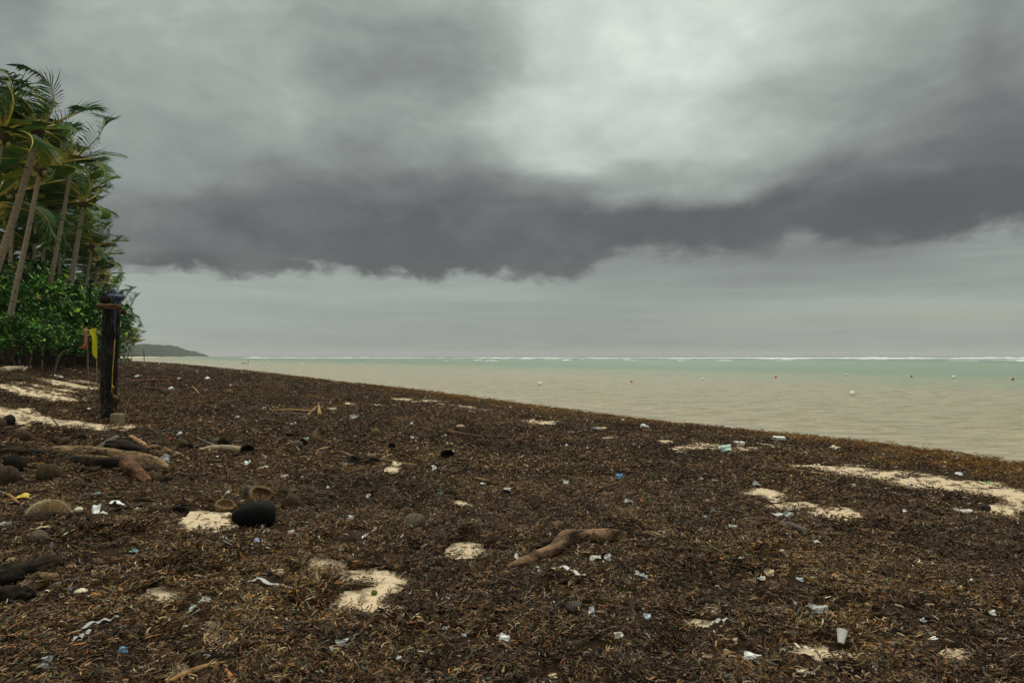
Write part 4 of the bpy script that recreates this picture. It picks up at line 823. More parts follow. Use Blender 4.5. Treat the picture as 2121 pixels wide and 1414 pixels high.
# ------------------------------------------------------------------ litter
def scrap_mesh(seed, w_, h_, crump=.35):
    r = np.random.default_rng(seed); n = 7; g_ = np.linspace(-1, 1, n); A, B = np.meshgrid(g_, g_)
    rad = 1 + .25 * np.sin(np.arctan2(B, A) * 3 + r.uniform(0, 6)) * r.uniform(.3, 1); edge_ = 1 - .18 * r.random((n, n))
    X_ = A * w_ / 2 * rad * edge_; Y_ = B * h_ / 2 * rad * edge_; ph = r.uniform(0, 6, 4)
    Z_ = crump * min(w_, h_) * (.30 * np.sin(A * 3.1 + ph[0] + B) + .25 * np.cos(B * 4 + ph[1] - A * 1.5) + .22 * (r.random((n, n)) - .5)) + .1 * min(w_, h_)
    V = np.stack([X_, Y_, Z_], -1).reshape(-1, 3); th = .02 * min(w_, h_) + .0006; idx = np.arange(n * n).reshape(n, n)
    q_ = np.stack([idx[:-1, :-1], idx[:-1, 1:], idx[1:, 1:], idx[1:, :-1]], -1).reshape(-1, 4); N_ = n * n
    V2 = V - np.array((0, 0, th)); bd = list(idx[0, :]) + list(idx[1:, -1]) + list(idx[-1, :-1][::-1]) + list(idx[1:-1, 0][::-1])
    Fc = q_.tolist() + (q_[:, ::-1] + N_).tolist() + [[bd[i], bd[i - 1], bd[i - 1] + N_, bd[i] + N_] for i in range(len(bd))]
    return np.concatenate([V, V2]), Fc
def scrap(u, v, wpx, hpx, colr, label, cat='litter', name='plastic_scrap', rot=0.0, stand=None):
    g = G(u, v + hpx * .4); k = g.y / F; OCC.append((g.x, g.y - .03, wpx * k * .5)); gr = ZC / g.y; w_ = wpx * k * 1.02
    if stand is None: stand = .25 if hpx / wpx < .45 else .75
    h_ = hpx * k / max(math.sin(stand + gr), .25); h_ = min(h_, w_ * 1.6)
    V, Fc = scrap_mesh(int(u * 3 + v), w_, h_); o = mesh(name, V, Fc, m_lit[colr], smooth=False)
    o.rotation_euler = (stand, random.uniform(-.12, .12), rot); o.location = (g.x, g.y, g.z + .012 + h_ * .42 * math.sin(stand)); return tag(o, label, cat)
SCR = [(513,960,14,10,'white','bright white square scrap below the black hollow stub'),(546,969,20,6,'cream','cream sliver right of the bright white square scrap'),(547,947,11,7,'grey','dull grey scrap above the bright white square'),(471,1023,11,10,'white','white scrap above the open golden husk'),(543,1090,11,11,'grey','pale scrap just below the black lump'),(727,1077,15,10,'bluewhite','blue white wrapper between the black lump and the large grey coconut'),(712,962,14,4,'offwhite','thin white strip left of the joined husks'),(634,911,11,8,'mint','pale mint scrap above the grey coconut'),(492,865,9,6,'white','white scrap at the black lump of wood far back'),(608,878,11,4,'white','white chip under the long straight reed'),
 (588,988,13,9,'pink','pinkish ring shaped scrap in the middle ground'),(628,989,11,3,'cream','cream strip right of the pinkish ring'),(820,963,21,7,'cream','long cream chip below the orange tan stick'),(899,970,9,14,'offwhite','upright off white lump left of the centre'),(854,907,8,5,'white','white fleck right of the black husk half'),(851,878,9,3,'white','white chip in the distance right of the small round coconut'),(763,1030,9,9,'offwhite','small off white scrap between two weed heaps'),(680,1012,8,6,'white','white fleck right of the coconuts'),(732,866,20,11,'grey','grey plastic sheet folded up far back'),(634,1091,4,3,'grey','tiny grey fleck right of the black lump'),
 (604,1104,15,10,'white','torn white paper in front of the coconut by the black lump'),(553,1102,12,7,'offwhite','off white scrap below the black lump and right of the pale one'),(532,1121,11,9,'lilac','lilac tinted scrap below the black lump'),(426,1247,25,14,'offwhite','crumpled white tissue at left of the long white strip'),(620,1277,8,8,'white','bright white fleck in front of the weed heap'),(707,1333,24,15,'grey','grey leaf like scrap in the foreground'),(686,1349,8,8,'bluewhite','small square chip below the grey leaf like scrap'),(826,1369,10,9,'white','white chip near the bottom, left of centre'),(886,1393,10,9,'pink','pink crumpled scrap near the bottom edge'),(609,1308,11,5,'offwhite','off white fleck below the bright white one'),
 (1117,1185,11,17,'white','upright white scrap left of the mauve cloth'),(1234,1156,24,10,'offwhite','folded off white wrapper below the forked driftwood'),(1259,1156,13,15,'grey','striped grey scrap touching the folded wrapper'),(1324,1191,20,8,'white','white scrap right of the mauve cloth, with a smaller one beside it'),(1337,1198,9,6,'bluewhite','smaller scrap beside the white one right of the mauve cloth'),(1070,1154,9,16,'white','white scrap leaning on the left arm of the forked driftwood'),(1258,1091,14,8,'blue','blue wrapper lying behind the forked driftwood'),(1045,1323,23,14,'white','white triangular scrap above the yellow tapering stalk'),(919,1302,24,8,'bluewhite','blue and white wrapper left of the triangular scrap'),(961,1319,9,7,'bluewhite','small chip right of the blue and white wrapper'),
 (1281,1318,19,14,'offwhite','off white bent scrap in the right centre foreground'),(1341,1279,15,11,'bluewhite','bluish scrap above the bent one'),(1376,1105,8,6,'white','white fleck at the flat tan bark piece'),(1225,1269,13,22,'grey','upright slate grey leaf in the foreground'),(1145,1404,18,10,'beige','tan scrap at the bottom edge'),(1163,1362,8,5,'white','white chip above the tan scrap at the bottom'),(935,920,8,4,'yellow','yellow chip above the dark ribbed husk'),(1283,987,14,11,'blue','blue triangular scrap in the middle ground'),(1172,1002,16,12,'offwhite','curled white shell like scrap right of the centre'),(1051,1015,15,8,'offwhite','white scrap on top of the flat black husk'),
 (1001,1003,14,4,'white','thin white strip at the tan piece of bark'),(1303,1039,23,7,'grey','grey white wrapper right of the pair of stubs'),(1328,1038,7,5,'orange','orange chip right of the grey white wrapper'),(1334,884,17,6,'white','white crumple near the waterline in the centre right'),(1290,870,7,4,'white','white fleck at the waterline'),(912,1023,11,6,'teal','teal scrap left of the flat black husk'),(1174,924,8,5,'white','white fleck below the dead palm stem'),(1001,1024,8,7,'white','white fleck just left of the flat black husk'),(920,904,12,4,'white','white chip at the left end of the dead palm stem'),(968,1046,20,5,'cream','cream strip in the middle ground below the flat black husk'),
 (1502,929,26,14,'mint','mint and white torn plastic beside the white box'),(1730,928,19,6,'cream','pale cream sheet at the waterline'),(1667,939,8,7,'bluewhite','bluish cup like scrap near the waterline'),(1988,982,14,6,'white','white scrap above the right end of the sand strip'),(1951,968,15,4,'bluewhite','curved bluish strip near the waterline at right'),(2045,1001,9,4,'green','bright green chip near the right edge'),(1766,1006,14,6,'offwhite','off white scrap just below the sand strip'),(1633,1066,22,12,'grey','pale grey wrapper below the right hand sand patch'),(1610,1067,22,6,'white','white wrapper touching the pale grey one'),(1518,1092,18,9,'offwhite','off white wrapper left of the olive grey driftwood'),
 (1996,1060,36,9,'offwhite','long crumpled white bag at the left of the rightmost sand patch'),(1873,1060,9,6,'white','white fleck between the sand patches at right'),(1788,1096,4,13,'red','upright red stick like scrap below the sand patch at right'),(1561,981,10,5,'white','white fleck by the red cord'),(1887,1008,8,5,'white','white fleck on the front edge of the sand strip'),(1689,1123,15,6,'offwhite','off white chip below the olive grey driftwood'),(1566,1003,16,8,'grey','greyish scrap above the middle sand patch'),(1459,1073,10,7,'bluewhite','bluish chip left of the middle sand patch'),(1477,1060,9,6,'bluewhite','second bluish chip left of the middle sand patch'),(1700,872+60,5,4,'bluewhite','tiny pale fleck at the weed edge'),
 (1558,1366,38,22,'white','largest white sheet fragment in the right foreground'),(1695,1264,38,20,'grey','grey crumpled wrapper above the paper cup'),(2055,1271,12,11,'white','bright white square near the right edge'),(1539,1158,18,7,'white','white sliver in the right foreground'),(1594,1189,19,15,'beige','beige twisted scrap below the white sliver'),(1577,1200,19,8,'offwhite','off white crumple under the beige twisted scrap'),(1657,1202,15,8,'bluewhite','blue white wrapper right of the beige twisted scrap'),(1812,1389,9,10,'offwhite','white fleck at the bottom right of the black wet log'),(1689,1158,13,13,'beige','tan flat scrap above the grey crumpled wrapper'),(1975,1207,11,8,'offwhite','white fleck left of the dark straight branch'),
 (2011,1204,14,6,'offwhite','white sliver touching the dark straight branch'),(1932,1325,20,7,'white','scatter of white crumbs low at the right'),(2083,1328,18,5,'bluewhite','bluish flat chip at the right edge'),(1912,1289,13,9,'grey','grey fleck below the dark slim stick'),(1668,1394,38,8,'cream','cream strip at the bottom edge left of the black wet log'),(1647,1253,8,8,'offwhite','white fleck left of the grey crumpled wrapper'),(1465,1364,20,9,'beige','beige curved leaf left of the largest white sheet'),(1523,1330,9,12,'beige','tan upright leaf left of the largest white sheet'),
 (200,1055,16,30,'white','upright twisted white cloth behind the charred rotten log'),(214,1066,14,6,'white','white scrap at the foot of the twisted white cloth'),(15,1085,32,8,'grey','bluish grey sheet at the left edge below the roots'),(279,1143,17,7,'teal','teal scrap in the weed right of the grey coconut'),(109,1130,9,8,'lilac','lilac scrap right of the grey coconut'),(147,1222,12,7,'blue','blue chip at the left of the flat cream stone'),(95,1094,34,6,'beige','tan strip in front of the charred rotten log'),(197,1024,22,5,'teal','dark teal strip above the twisted white cloth'),(48,1029,26,9,'yellow','yellow and red wrapper right of the bent root'),(285,1057,12,5,'cream','cream chip by the squared dark stick'),
 (95,1378,24,28,'grey','crumpled grey white scrap at lower left'),(255,1350,20,14,'blue','blue and white crumpled wrapper at lower left'),(398,1262,14,17,'clear','crushed clear cup left of the white tissue'),(429,1362,18,4,'lilac','thin lilac strip above the frond sheath'),(421,1308,9,6,'white','white fleck on the speckled sand at lower left'),(315,1052,14,12,'pink','faded pink scrap at the ribbed husk'),(341,952,20,16,'grey','pale grey sheet at the right end of the big splintered log'),(372,899,9,9,'white','white scrap standing left of the coconut pair'),(352,922-12,8,8,'red','dark red scrap beside the white one left of the coconut pair'),
 (113,779,14,4,'cream','yellowish white flat chip above the left sand strip'),(124,782,12,4,'white','white flat chip right of the yellowish one'),(318,808,16,4,'white','white scrap far right of the rack'),(355,806,13,5,'white','white scrap beside a dark log far right of the rack'),(286,780,12,4,'white','white scrap nearest the rack in the far weed'),(370,784,8,4,'white','white fleck in the far weed'),(428,784,10,4,'white','domed white fleck in the far weed'),(1436,875+20,8,4,'white','white fleck above the long sand row'),(184,848,10,4,'offwhite','off white chip between the two left sand strips'),(66,910,9,5,'white','white chip resting on the golden husk')]
for a in SCR: scrap(*a, rot=random.uniform(-.5, .5))
def strip(P_, wpx, colr, label, seed, name='plastic_strip', cat='litter'):
    pts = [G(u, v + 4) for u, v in P_]; k = pts[0].y / F; OCC.extend([(p_.x, p_.y, wpx * k) for p_ in spline(pts, 12)]); c0 = pts[0].copy(); sp_ = spline(pts, 22); r = random.Random(seed); V = []
    for i, p_ in enumerate(sp_):
        t_ = (sp_[min(i + 1, 21)] - sp_[max(i - 1, 0)]).normalized(); s2 = t_.cross(Vector((0, 0, 1))); w_ = wpx * k * .8 * (.3 + .7 * math.sin(math.pi * (i + 1) / 23)) * r.uniform(.6, 1.1)
        up = .035 + .008 * math.sin(i * .9 + seed)
        for q_, zz in ((-1, 0), (-.35, .6), (.35, 1.0), (1, .5)): V.append(p_ - c0 + s2 * w_ * q_ * (.9 + .3 * r.random()) + Vector((0, 0, up + zz * w_ * .4 * r.uniform(.7, 1.1))))
    V = np.array([tuple(v) for v in V]); n_ = len(V); Fc = [[i * 4 + j, i * 4 + j + 1, i * 4 + j + 5, i * 4 + j + 4] for i in range(21) for j in range(3)]
    Fc2 = [[a + n_ for a in f[::-1]] for f in Fc]; V = np.concatenate([V, V - np.array((0, 0, .002))]); o = mesh(name, V, Fc + Fc2, m_lit[colr], smooth=True); o.location = c0; return tag(o, label, cat)
strip([(513,1214),(535,1207),(575,1218),(628,1224)], 9, 'grey', 'long wavy white strip of plastic in the foreground', 1)
strip([(1142,1184),(1170,1181),(1190,1191),(1213,1199)], 9, 'mauve', 'crumpled mauve cloth below the forked driftwood', 2, 'cloth', 'cloth')
strip([(165,1312),(195,1300),(222,1291),(246,1286)], 11, 'grey', 'flat grey strip slanting at lower left', 3)
strip([(148,1336),(170,1325),(190,1312)], 8, 'grey', 'frayed darker strip below the flat grey one at lower left', 4)
strip([(1472,1299),(1490,1294),(1515,1290)], 6, 'grey', 'thin tapering grey strip at the front of the sand flecks', 5)
strip([(1640,1342),(1672,1352),(1698,1362)], 6, 'cream', 'cream strip lying along the sand patch beside the paper cup', 6)
strip([(460,1117),(470,1126),(481,1138)], 3, 'white', 'short white slanting stick in the left foreground', 7, 'straw')
strip([(747,1119),(755,1114),(763,1109)], 2.5, 'white', 'short white stick left of the large grey coconut', 8, 'straw')
strip([(225,1046),(240,1041),(256,1050)], 7, 'white', 'frayed white fibres right of the twisted white cloth', 9, 'frayed_rope', 'rope')
def cord(P_, r_, m, label, name='cord', cat='rope'):
    pts = [G(u, v) + Vector((0, 0, .025)) for u, v in P_]; c0 = pts[0].copy(); V, Fc = tube([p_ - c0 for p_ in pts], [r_, r_], 5, len(pts) * 6, 0); o = mesh(name, V, Fc, m, smooth=True); o.location = c0; return tag(o, label, cat)
m_redcord = plain('faded red cord', (.16, .03, .035), .8)
cord([(1240,903),(1330,915),(1440,940),(1520,960),(1590,974),(1640,982),(1690,996)], .009, m_redcord, 'long faded red cord trailing across the weed at right')
cord([(1900,1105),(1960,1115),(2040,1122),(2125,1132)], .007, m_wood_grey, 'thin grey line lying across the weed at the right edge')
# foam box, bag, cup, shoe
def boxy(name, u, v, wpx, hpx, dp, m, label, cat, rz=0., taper=.9, lid=True):
    g = G(u, v); k = g.y / F; a, b_, h_ = wpx * k / 2, wpx * k * dp / 2, hpx * k
    e = tag(empty(name, g), label, cat); e.rotation_euler = (.05, .03, rz)
    V = [(-a * taper, -b_ * taper, -.01), (a * taper, -b_ * taper, -.01), (a * taper, b_ * taper, -.01), (-a * taper, b_ * taper, -.01), (-a, -b_, h_), (a, -b_, h_), (a, b_, h_), (-a, b_, h_)]
    o = mesh('body', V, [[0, 3, 2, 1], [0, 1, 5, 4], [1, 2, 6, 5], [2, 3, 7, 6], [3, 0, 4, 7], [4, 5, 6, 7]], m, e); bv = o.modifiers.new('b', 'BEVEL'); bv.width = min(a, h_) * .12; bv.segments = 2
    if lid:
        V = [(x_ * 1.06, y_ * 1.06, z_) for z_ in (h_ + .002, h_ + h_ * .16) for (x_, y_) in ((-a, -b_), (a, -b_), (a, b_), (-a, b_))]
        o = mesh('rim', V, [[0, 3, 2, 1], [0, 1, 5, 4], [1, 2, 6, 5], [2, 3, 7, 6], [3, 0, 4, 7], [4, 5, 6, 7]], m, e)
    return e
boxy('foam_box', 1531, 923, 18, 7, .8, m_lit['white'], 'white foam food box near the waterline', 'box', .2)
b_ = boxy('plastic_bag', 1613, 912, 24, 8, .6, m_lit['white'], 'white and orange carton lying at the waterline', 'carton', -.15, 1.05, False)
scrap(1604, 905, 9, 5, 'orange', 'orange flap on the left end of the carton at the waterline')
# paper cup, on its side
g = G(1740, 1345); k = g.y / F; OCC.append((g.x, g.y, .07)); n_ = 18; V = []; prof = [(0, 5), (0.001, 6.2), (20, 11), (20.3, 11.6), (19.8, 10.4), (1, 5.6)]
for (zz, rr_) in prof:
    for j in range(n_):
        th = 2 * math.pi * j / n_; V.append((rr_ * k * math.cos(th), rr_ * k * math.sin(th), zz * k * 1.35))
Fc = [[i * n_ + j, i * n_ + (j + 1) % n_, (i + 1) * n_ + (j + 1) % n_, (i + 1) * n_ + j] for i in range(len(prof) - 1) for j in range(n_)] + [[j for j in range(n_)][::-1], [5 * n_ + j for j in range(n_)]]
o = mesh('paper_cup', V, Fc, m_lit['white'], smooth=False); o.location = (g.x + .01, g.y + .01, g.z + 8 * k); o.rotation_euler = (R(-25), R(28), R(10)); tag(o, 'white paper cup stuck in the weed in the right foreground', 'cup')
# shoe
g = G(1233, 893); k = g.y / F; V, Fc = sphere((13 * k, 5.5 * k, 4 * k), 16, 10, .03, 3); V[:, 2] *= np.where(V[:, 0] < 0, 1.25, .8); o = mesh('shoe', V, Fc, m_lit['black'], smooth=True); o.location = (g.x, g.y, g.z + 3 * k); o.rotation_euler = (0, .05, -.15)
tag(o, 'dark shoe lying in the weed near the water, centre right', 'shoe')
g = G(1158, 882); k = g.y / F; mb = MB()
for i in range(5):
    V, Fc = tube([Vector((-6 * k + i * 2.4 * k, -.02, 0)), Vector((-5 * k + i * 2.8 * k, 0, 6 * k + (i % 2) * k)), Vector((-2 * k + i * 3 * k, .04, 0))], [1.6 * k, 2 * k, 1.4 * k], 6, 7, .15, i); mb.add(V, Fc)
o = mb.build('weed_bundle', m_lit['black'], smooth=True); o.location = g; tag(o, 'dark knotted bundle with grey stripes near the water', 'bundle')

# uncountable flecks: white chips and twigs too small to tell apart
mb = MB(); r_ = np.random.default_rng(21)
cols = [LC['white'], LC['offwhite'], LC['offwhite'], LC['cream'], LC['bluewhite'], LC['grey'], LC['beige'], LC['pink'], LC['teal']]
def place(n, f):
    n0 = 0
    while n0 < n:
        u = r_.uniform(-200, 2320, 400); v = f(400); y = ZC * .72 * F / (v - HV); x = (u - CX) / F * y; y2 = y
        g_ = gz(x, y2); d = landd(x, y2); m_ = sandmask(x, y2, g_); ok = (d > .3) & (d < 21) & (y2 > 2)
        z = g_ + math_(x, y2) * np.clip(-m_ * 2.2, 0, 1)
        for i in np.nonzero(ok)[0]:
            if n0 >= n: break
            yield x[i], y2[i], z[i]; n0 += 1
for (n, f, s0, s1) in [(1500, lambda n: 747 + r_.random(n) ** 1.2 * 210, 2.2, 7.0), (900, lambda n: 850 + r_.random(n) * 560, 1.5, 5.2)]:
    for (x, y, z) in place(n, f):
        s_ = r_.uniform(s0, s1) * (.55 + .45 * r_.random()) * y / F * (1 if y < 30 else .8); k = r_.uniform(.3, 1); M_ = rotm(r_.normal(0, .5), r_.normal(0, .5), r_.uniform(0, 6.28))
        V = np.array([(-s_ / 2, -s_ * k / 2, 0), (s_ / 2 * r_.uniform(.4, 1), -s_ * k / 2, .1 * s_), (s_ / 2, s_ * k / 2, 0), (-s_ / 2 * r_.uniform(.3, 1), s_ * k / 2, .25 * s_)]) @ M_.T + np.array((x, y, z + .02 + .3 * s_))
        mb.add(V, [[0, 1, 2, 3]], np.array(cols[r_.integers(len(cols))]) * r_.uniform(.5, 1.05))
tag(mb.build('litter_flecks', m_v, None, True), 'countless tiny pale chips of plastic, shell and foam in the weed', kind='stuff')
mb = MB()
tw = [(.30,.21,.12), (.20,.13,.07), (.10,.06,.035), (.38,.25,.12), (.05,.035,.025), (.24,.10,.05)]
for (x, y, z) in place(1500, lambda n: 790 + r_.random(n) ** .8 * 620):
    s_ = r_.uniform(6, 24) * y / F * (.6 if y > 9 else .9); a = r_.uniform(0, 6.28); e_ = r_.normal(.05, .22); d_ = Vector((math.cos(a) * math.cos(e_), math.sin(a) * math.cos(e_), math.sin(e_)))
    c0 = Vector((x, y, z + .02)); md = c0 + d_ * s_ * .5 + Vector((r_.normal(), r_.normal(), abs(r_.normal()))) * s_ * .07
    V, Fc = tube([c0, md, c0 + d_ * s_], [.0035 + .0006 * y, .003 + .0006 * y, .0015 + .0004 * y], 3, 4, 0, caps=False); mb.add(V, Fc, tw[r_.integers(6)])
tag(mb.build('twig_litter', m_v, None, True), 'countless small twigs and leaf stalks strewn in the weed', kind='stuff')

# ------------------------------------------------------------------ wooden rack with net
def at(u, v, y): return Vector(((u - CX) / F * y, y, ZC + (HV - v) / F * y))
gf = G(220, 874); Y1 = gf.y; gr_ = G(236, 851); Y2 = gr_.y
e = tag(empty('wooden_rack', gf), 'tall black wooden rack of two tarred posts with a log across its head, left foreground', 'rack')
def rack(name, P_, rs, m, seg=14, n=24, rough=.05, seed=1, ridges=0):
    V, Fc = tube([p_ - gf for p_ in P_], rs, seg, n, rough, seed, ridges=ridges); return mesh(name, V, Fc, m, e, smooth=True)
k1 = Y1 / F; k2 = Y2 / F
rack('post', [at(220, 885, Y1), at(222, 760, Y1), at(227, 638, Y1)], [11 * k1, 11.6 * k1, 12.4 * k1], m_post, 24, 50, .16, ridges=7)
rack('post', [at(236, 862, Y2), at(236, 845, Y2), at(239, 740, Y2), at(243, 640, Y2)], [5 * k2, 5.6 * k2, 6.2 * k2, 6.2 * k2], m_post, seed=5, ridges=5)
o = rack('top_beam', [at(219, 621, Y1 - .25), at(228, 622, Y1 + .6), at(243, 630, Y2 + .25)], [9.5 * k1, 9 * k1, 8 * k2], m_post, 14, 14, .08, 3)
V, Fc = sphere((7 * k1, .015, 6.5 * k1), 12, 8, .08); mesh('log_end', V + np.array(at(219, 621, Y1 - .27) - gf), Fc, m_wood_dark, e, smooth=True)
rack('crossbar', [at(201, 633, Y1 - .30), at(225, 634, Y1 - .30), at(250, 635, Y1 - .28)], [4.6 * k1, 5.6 * k1, 5 * k1], m_wood_red, 10, 12, .09, 4)
rack('crossbar', [at(232, 644, Y2 + .3), at(260, 647, Y2 + .3)], [5.4 * k2, 5.4 * k2], m_wood_red, 10, 8, .1, 6)
rack('lower_brace', [at(229, 820, Y2 - .1), at(243, 827, Y2 - .45)], [5.5 * k2, 6.5 * k2], m_wood_red, 10, 8, .12, 7)
# net
mb = MB(); r2 = random.Random(4); c0 = at(238, 616, Y1 + .35)
V, Fc = sphere((15 * k1, .22, 8 * k1), 20, 12, .14, 5); mb.add(V, Fc)
for i in range(150):
    a = r2.uniform(0, 6.28); q0 = Vector((r2.gauss(0, 7) * k1, r2.uniform(-.25, .2), r2.gauss(1.5, 4.5) * k1)); P_ = [q0]
    for s in range(3): P_.append(P_[-1] + Vector((r2.gauss(0, 4.5) * k1, r2.gauss(0, .05), r2.gauss(-.5, 4) * k1)))
    V, Fc = tube(P_, [.004, .004], 3, 8, 0, caps=False); mb.add(V, Fc)
o = mb.build('fishing_net', m_blue); o.location = c0; tag(o, 'bundle of dark blue fishing net heaped on the head of the wooden rack', 'fishing net')
def hang(name, P_, r_, m, label, knots=()):
    c0 = P_[0].copy(); mb = MB(); V, Fc = tube([p_ - c0 for p_ in P_], [r_, r_], 6, len(P_) * 5, 0); mb.add(V, Fc)
    for (kp, kr) in knots: V, Fc = sphere((kr, kr, kr), 8, 6, .2, 3); mb.add(V + np.array(kp - c0), Fc)
    o = mb.build(name, m, smooth=True); o.location = c0; return tag(o, label, 'rope')
yb = Y1 - 14.5 * k1
hang('rope', [at(239, 626, Y1 - .32), at(239, 640, yb - .05), at(238.5, 660, yb), at(237, 685, yb)], .012, m_brope, 'blue rope hanging down the front of the wooden rack')
hang('rope', [at(238, 704, yb), at(236, 735, yb), at(233, 775, yb), at(232, 806, yb), at(233, 815, yb + .2), at(245, 824, Y2 - .6)], .007, m_yrope, 'thin yellow rope with a knot down the right side of the rack post', [(at(233, 800, yb - .02), .022), (at(236, 802, yb), .015)])
hang('rope', [at(207, 795, Y1 - .05), at(208, 803, Y1 - .1)], .012, m_yrope, 'tiny yellow rope end on the left side of the rack post')
# concrete block at its foot
g = G(242, 877); V = np.array([(x_, y_, z_) for z_ in (-.03, 20 * k1) for (x_, y_) in ((-10.5 * k1, -.1), (10.5 * k1, -.12), (10.5 * k1, .14), (-10.5 * k1, .12))])
o = mesh('concrete_block', V, [[0, 3, 2, 1], [0, 1, 5, 4], [1, 2, 6, 5], [2, 3, 7, 6], [3, 0, 4, 7], [4, 5, 6, 7]], m_concrete); bv = o.modifiers.new('b', 'BEVEL'); bv.width = .02; bv.segments = 2; o.location = (g.x, g.y, g.z); o.rotation_euler = (0, .04, .1)
tag(o, 'rough tan concrete block at the foot of the wooden rack', 'block')

# ------------------------------------------------------------------ flags
def flag(ub, vb, ut, vt, m, outline, label, seed, cat='flag'):
    g = G(ub, vb); yf = 36.5 - seed * .8; y_ = yf; k = y_ / F; top = at(ut, vt, y_); g.x = (ub - CX) / F * yf; g.y = yf; g.z = float(gtop(np.array([g.x]), np.array([g.y]))[0]); e = tag(empty('flag', g), label, cat)
    V, Fc = tube([Vector((0, 0, -.1)), (top - g) * .5 + Vector((.5 * k, 0, 0)), top - g], [1.3 * k, 1.2 * k, .9 * k], 6, 12, .05); mesh('pole', V, Fc, m_stick, e, smooth=True)
    n = len(outline); V = []; rows = []
    for i, (vv, u0, u1) in enumerate(outline):                 # rows: v, left u, right u; cloth with folds
        row = []
        for j in range(7):
            f = j / 6; p_ = at(u0 + (u1 - u0) * f, vv, y_) - g; p_.y += .09 * math.sin(f * 5 + i * .5 + seed) * (1 - f * .7) - .02; row.append(tuple(p_))
        V += row
    Fc = [[i * 7 + j, i * 7 + j + 1, (i + 1) * 7 + j + 1, (i + 1) * 7 + j] for i in range(n - 1) for j in range(6)]
    o = mesh('cloth', V, Fc, m, e, smooth=True); sm = o.modifiers.new('s', 'SOLIDIFY'); sm.thickness = .006; return e, top
e1, t1 = flag(182, 767, 180, 678, m_fo, [(679,171,180),(683,174,180),(690,175,180.5),(700,176,181),(708,176,181.5),(714,175,182),(718,171,182),(722,167,182.5)], 'salmon pink flag with a swept corner on a thin pole, left of the yellow one', 1)
e2, t2 = flag(200, 786, 200, 679, m_fy, [(680,193,200),(684,188,200.3),(690,187,200.5),(695,192,200.8),(702,193.5,201),(710,193,201.2),(720,192,201.4),(730,191,201.6),(737,192,201.8),(742,197,201.9)], 'bright yellow flag with a bite out of its edge, beside the black rack', 3)
pa, pb = at(172, 684, (t1.y)), at(200, 681, t2.y); c0 = pa.copy()
V, Fc = tube([Vector((0, 0, 0)), (pb - pa) * .5 + Vector((0, 0, -.03)), pb - pa], [.03, .03], 5, 8, 0); o = mesh('string', V, Fc, plain('pale cord', (.62, .55, .2)), smooth=True); o.location = c0; tag(o, 'pale cord strung between the tops of the two flag poles', 'cord')
g = G(10, 742); y_ = 32.0; V, Fc = tube([at(-40, 733, y_) - at(0, 733, y_), at(38, 732, y_) - at(0, 733, y_)], [.07, .07], 8, 4, 0); o = mesh('green_rail', V, Fc, plain('green paint', (.05, .22, .07)), smooth=True); o.location = at(0, 733, y_); tag(o, 'green painted rail low at the left edge before the palm foot', 'rail')
for i, (P_, lb) in enumerate([([(108, 746), (125, 734), (142, 724)], 'bare pale stick slanting right under the shrubs'), ([(40, 750), (42, 730), (55, 705)], 'bare forked stem right of the green rail'), ([(30, 748), (24, 730), (20, 715)], 'bare stem crossing the green rail'), ([(58, 750), (64, 736), (66, 722)], 'short bare reddish stem under the shrubs'), ([(86, 744), (88, 730), (92, 712)], 'grey bare stem in the dark gap under the shrubs')]):
    y_ = 30.5 + i * .3; pts = [at(u, v, y_) for u, v in P_]; c0 = pts[0].copy(); c0.z = float(gz(np.array([c0.x]), np.array([c0.y]))[0]); pts[0] = c0.copy()
    V, Fc = tube([p_ - c0 for p_ in pts], [.045, .035, .02], 6, 8, .1, i); o = mesh('bare_stem', V, Fc, m_branch, smooth=True); o.location = c0; tag(o, lb, 'stem')

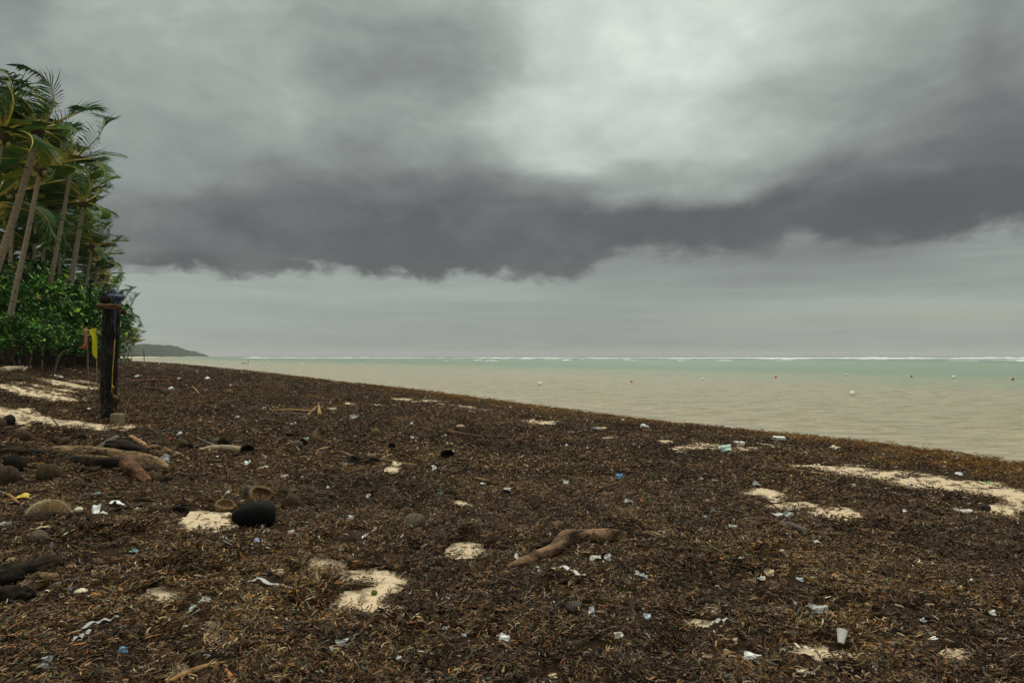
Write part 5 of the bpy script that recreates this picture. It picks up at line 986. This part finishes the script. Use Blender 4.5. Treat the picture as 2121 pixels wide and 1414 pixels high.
# ------------------------------------------------------------------ stakes, buoys
def stake(u, vb, vt, r_, label, lean=0, two=False):
    x_, y_ = sea_pt(u, vb) if two else tuple(G(u, vb))[:2]; z_ = -.3 if two else float(gz(np.array([x_]), np.array([y_]))[0]) - .1
    top = at(u + lean, vt, y_); V, Fc = tube([Vector((0, 0, 0)), Vector((top.x - x_, 0, top.z - z_))], [r_, r_ * .8], 6, 5, .08)
    o = mesh('stake', V, Fc, m_wood_red, smooth=True); o.location = (x_, y_, z_); return tag(o, label, 'stake')
stake(299, 749, 724, .28 * .5, 'lone rust coloured stake at the waterline before the headland', -1.5)
stake(514, 753.5, 747, .10, 'tallest thin stake standing in the shallow water', 0, True)
for i, u in enumerate((502, 505, 508)): stake(u, 753.5, 751, .12, ('left', 'middle', 'right')[i] + ' stub of the three short stakes in the shallow water', 0, True)
BU = [(1118,798,8,0,'white buoy floating closest to the centre of the picture'),(1455,787,6,0,'white buoy between the central one and the largest one'),(1755,778.5,5,0,'small white buoy floating above and left of the largest one'),(1765,819,10,0,'largest and nearest white buoy on the right'),(1975,784,7,0,'white buoy farthest to the right'),
      (555,763.5,4,0,'small white buoy off the weed bank, farthest left'),(747,761,4,0,'small white buoy right of the leftmost one'),(627,754.5,3,0,'tiny white buoy high between the two left ones'),(2098,787,5,1,'red buoy at the right edge'),(1308,791.5,4,1,'red buoy between two white ones near the centre'),(1607,782.5,4,1,'red buoy right of the middle white one'),(1888,780.5,4,1,'red buoy left of the rightmost white one')]
for i, (u, v, d_, red, lb) in enumerate(BU):
    x_, y_ = sea_pt(u, v); r_ = d_ * y_ / F / 2 * 1.12; e = tag(empty('buoy', (x_, y_, 0)), lb, 'buoy', 'red mooring buoys' if red else 'white mooring buoys')
    V, Fc = sphere((r_, r_, r_), 18, 12, 0); mesh('float', V + np.array((0, 0, r_ * .7)), Fc, m_rbuoy if red else m_buoy, e, smooth=True)
    V, Fc = tube([Vector((0, 0, r_ * 1.6)), Vector((0, 0, r_ * 1.85))], [r_ * .16, r_ * .13], 8, 3, 0); mesh('eyelet', V, Fc, m_rbuoy if red else m_buoy, e, smooth=True)

# ------------------------------------------------------------------ strand carpet, parted round the finds
P_ = np.concatenate(PP); keep = np.ones(len(P_), bool); rr_ = rng.random(len(P_))
for (x, y, r_) in OCC:                                       # leave the things that lie on the weed uncovered
    dd = np.hypot(P_[:, 0] - x, P_[:, 1] - y); keep &= ~((dd < r_ + .07) & (rr_ < .93))
scatter('seaweed_strands', 'tangled strands and flakes of dark rotting seaweed all over the beach', srcs, P_[keep], np.concatenate(RO)[keep], np.concatenate(SC)[keep], np.concatenate(ID)[keep])
print('strand clumps', sum(len(a) for a in PP))

# ------------------------------------------------------------------ sea haze
V = [(x_, y_, z_) for z_ in (-5, 62) for (x_, y_) in ((-9500, -9500), (9500, -9500), (9500, 9500), (-9500, 9500))]
o = mesh('haze', V, [[0, 3, 2, 1], [0, 1, 5, 4], [1, 2, 6, 5], [2, 3, 7, 6], [3, 0, 4, 7], [4, 5, 6, 7]]); hm = bpy.data.materials.new('haze'); hm.use_nodes = True; hn = hm.node_tree; hn.nodes.clear()
ho = hn.nodes.new('ShaderNodeOutputMaterial'); hv = hn.nodes.new('ShaderNodeVolumePrincipled'); hv.inputs['Color'].default_value = (.93, .95, .94, 1); hv.inputs['Density'].default_value = 0.00014; hn.links.new(hv.outputs[0], ho.inputs['Volume']); o.data.materials.append(hm); tag(o, kind='stuff')
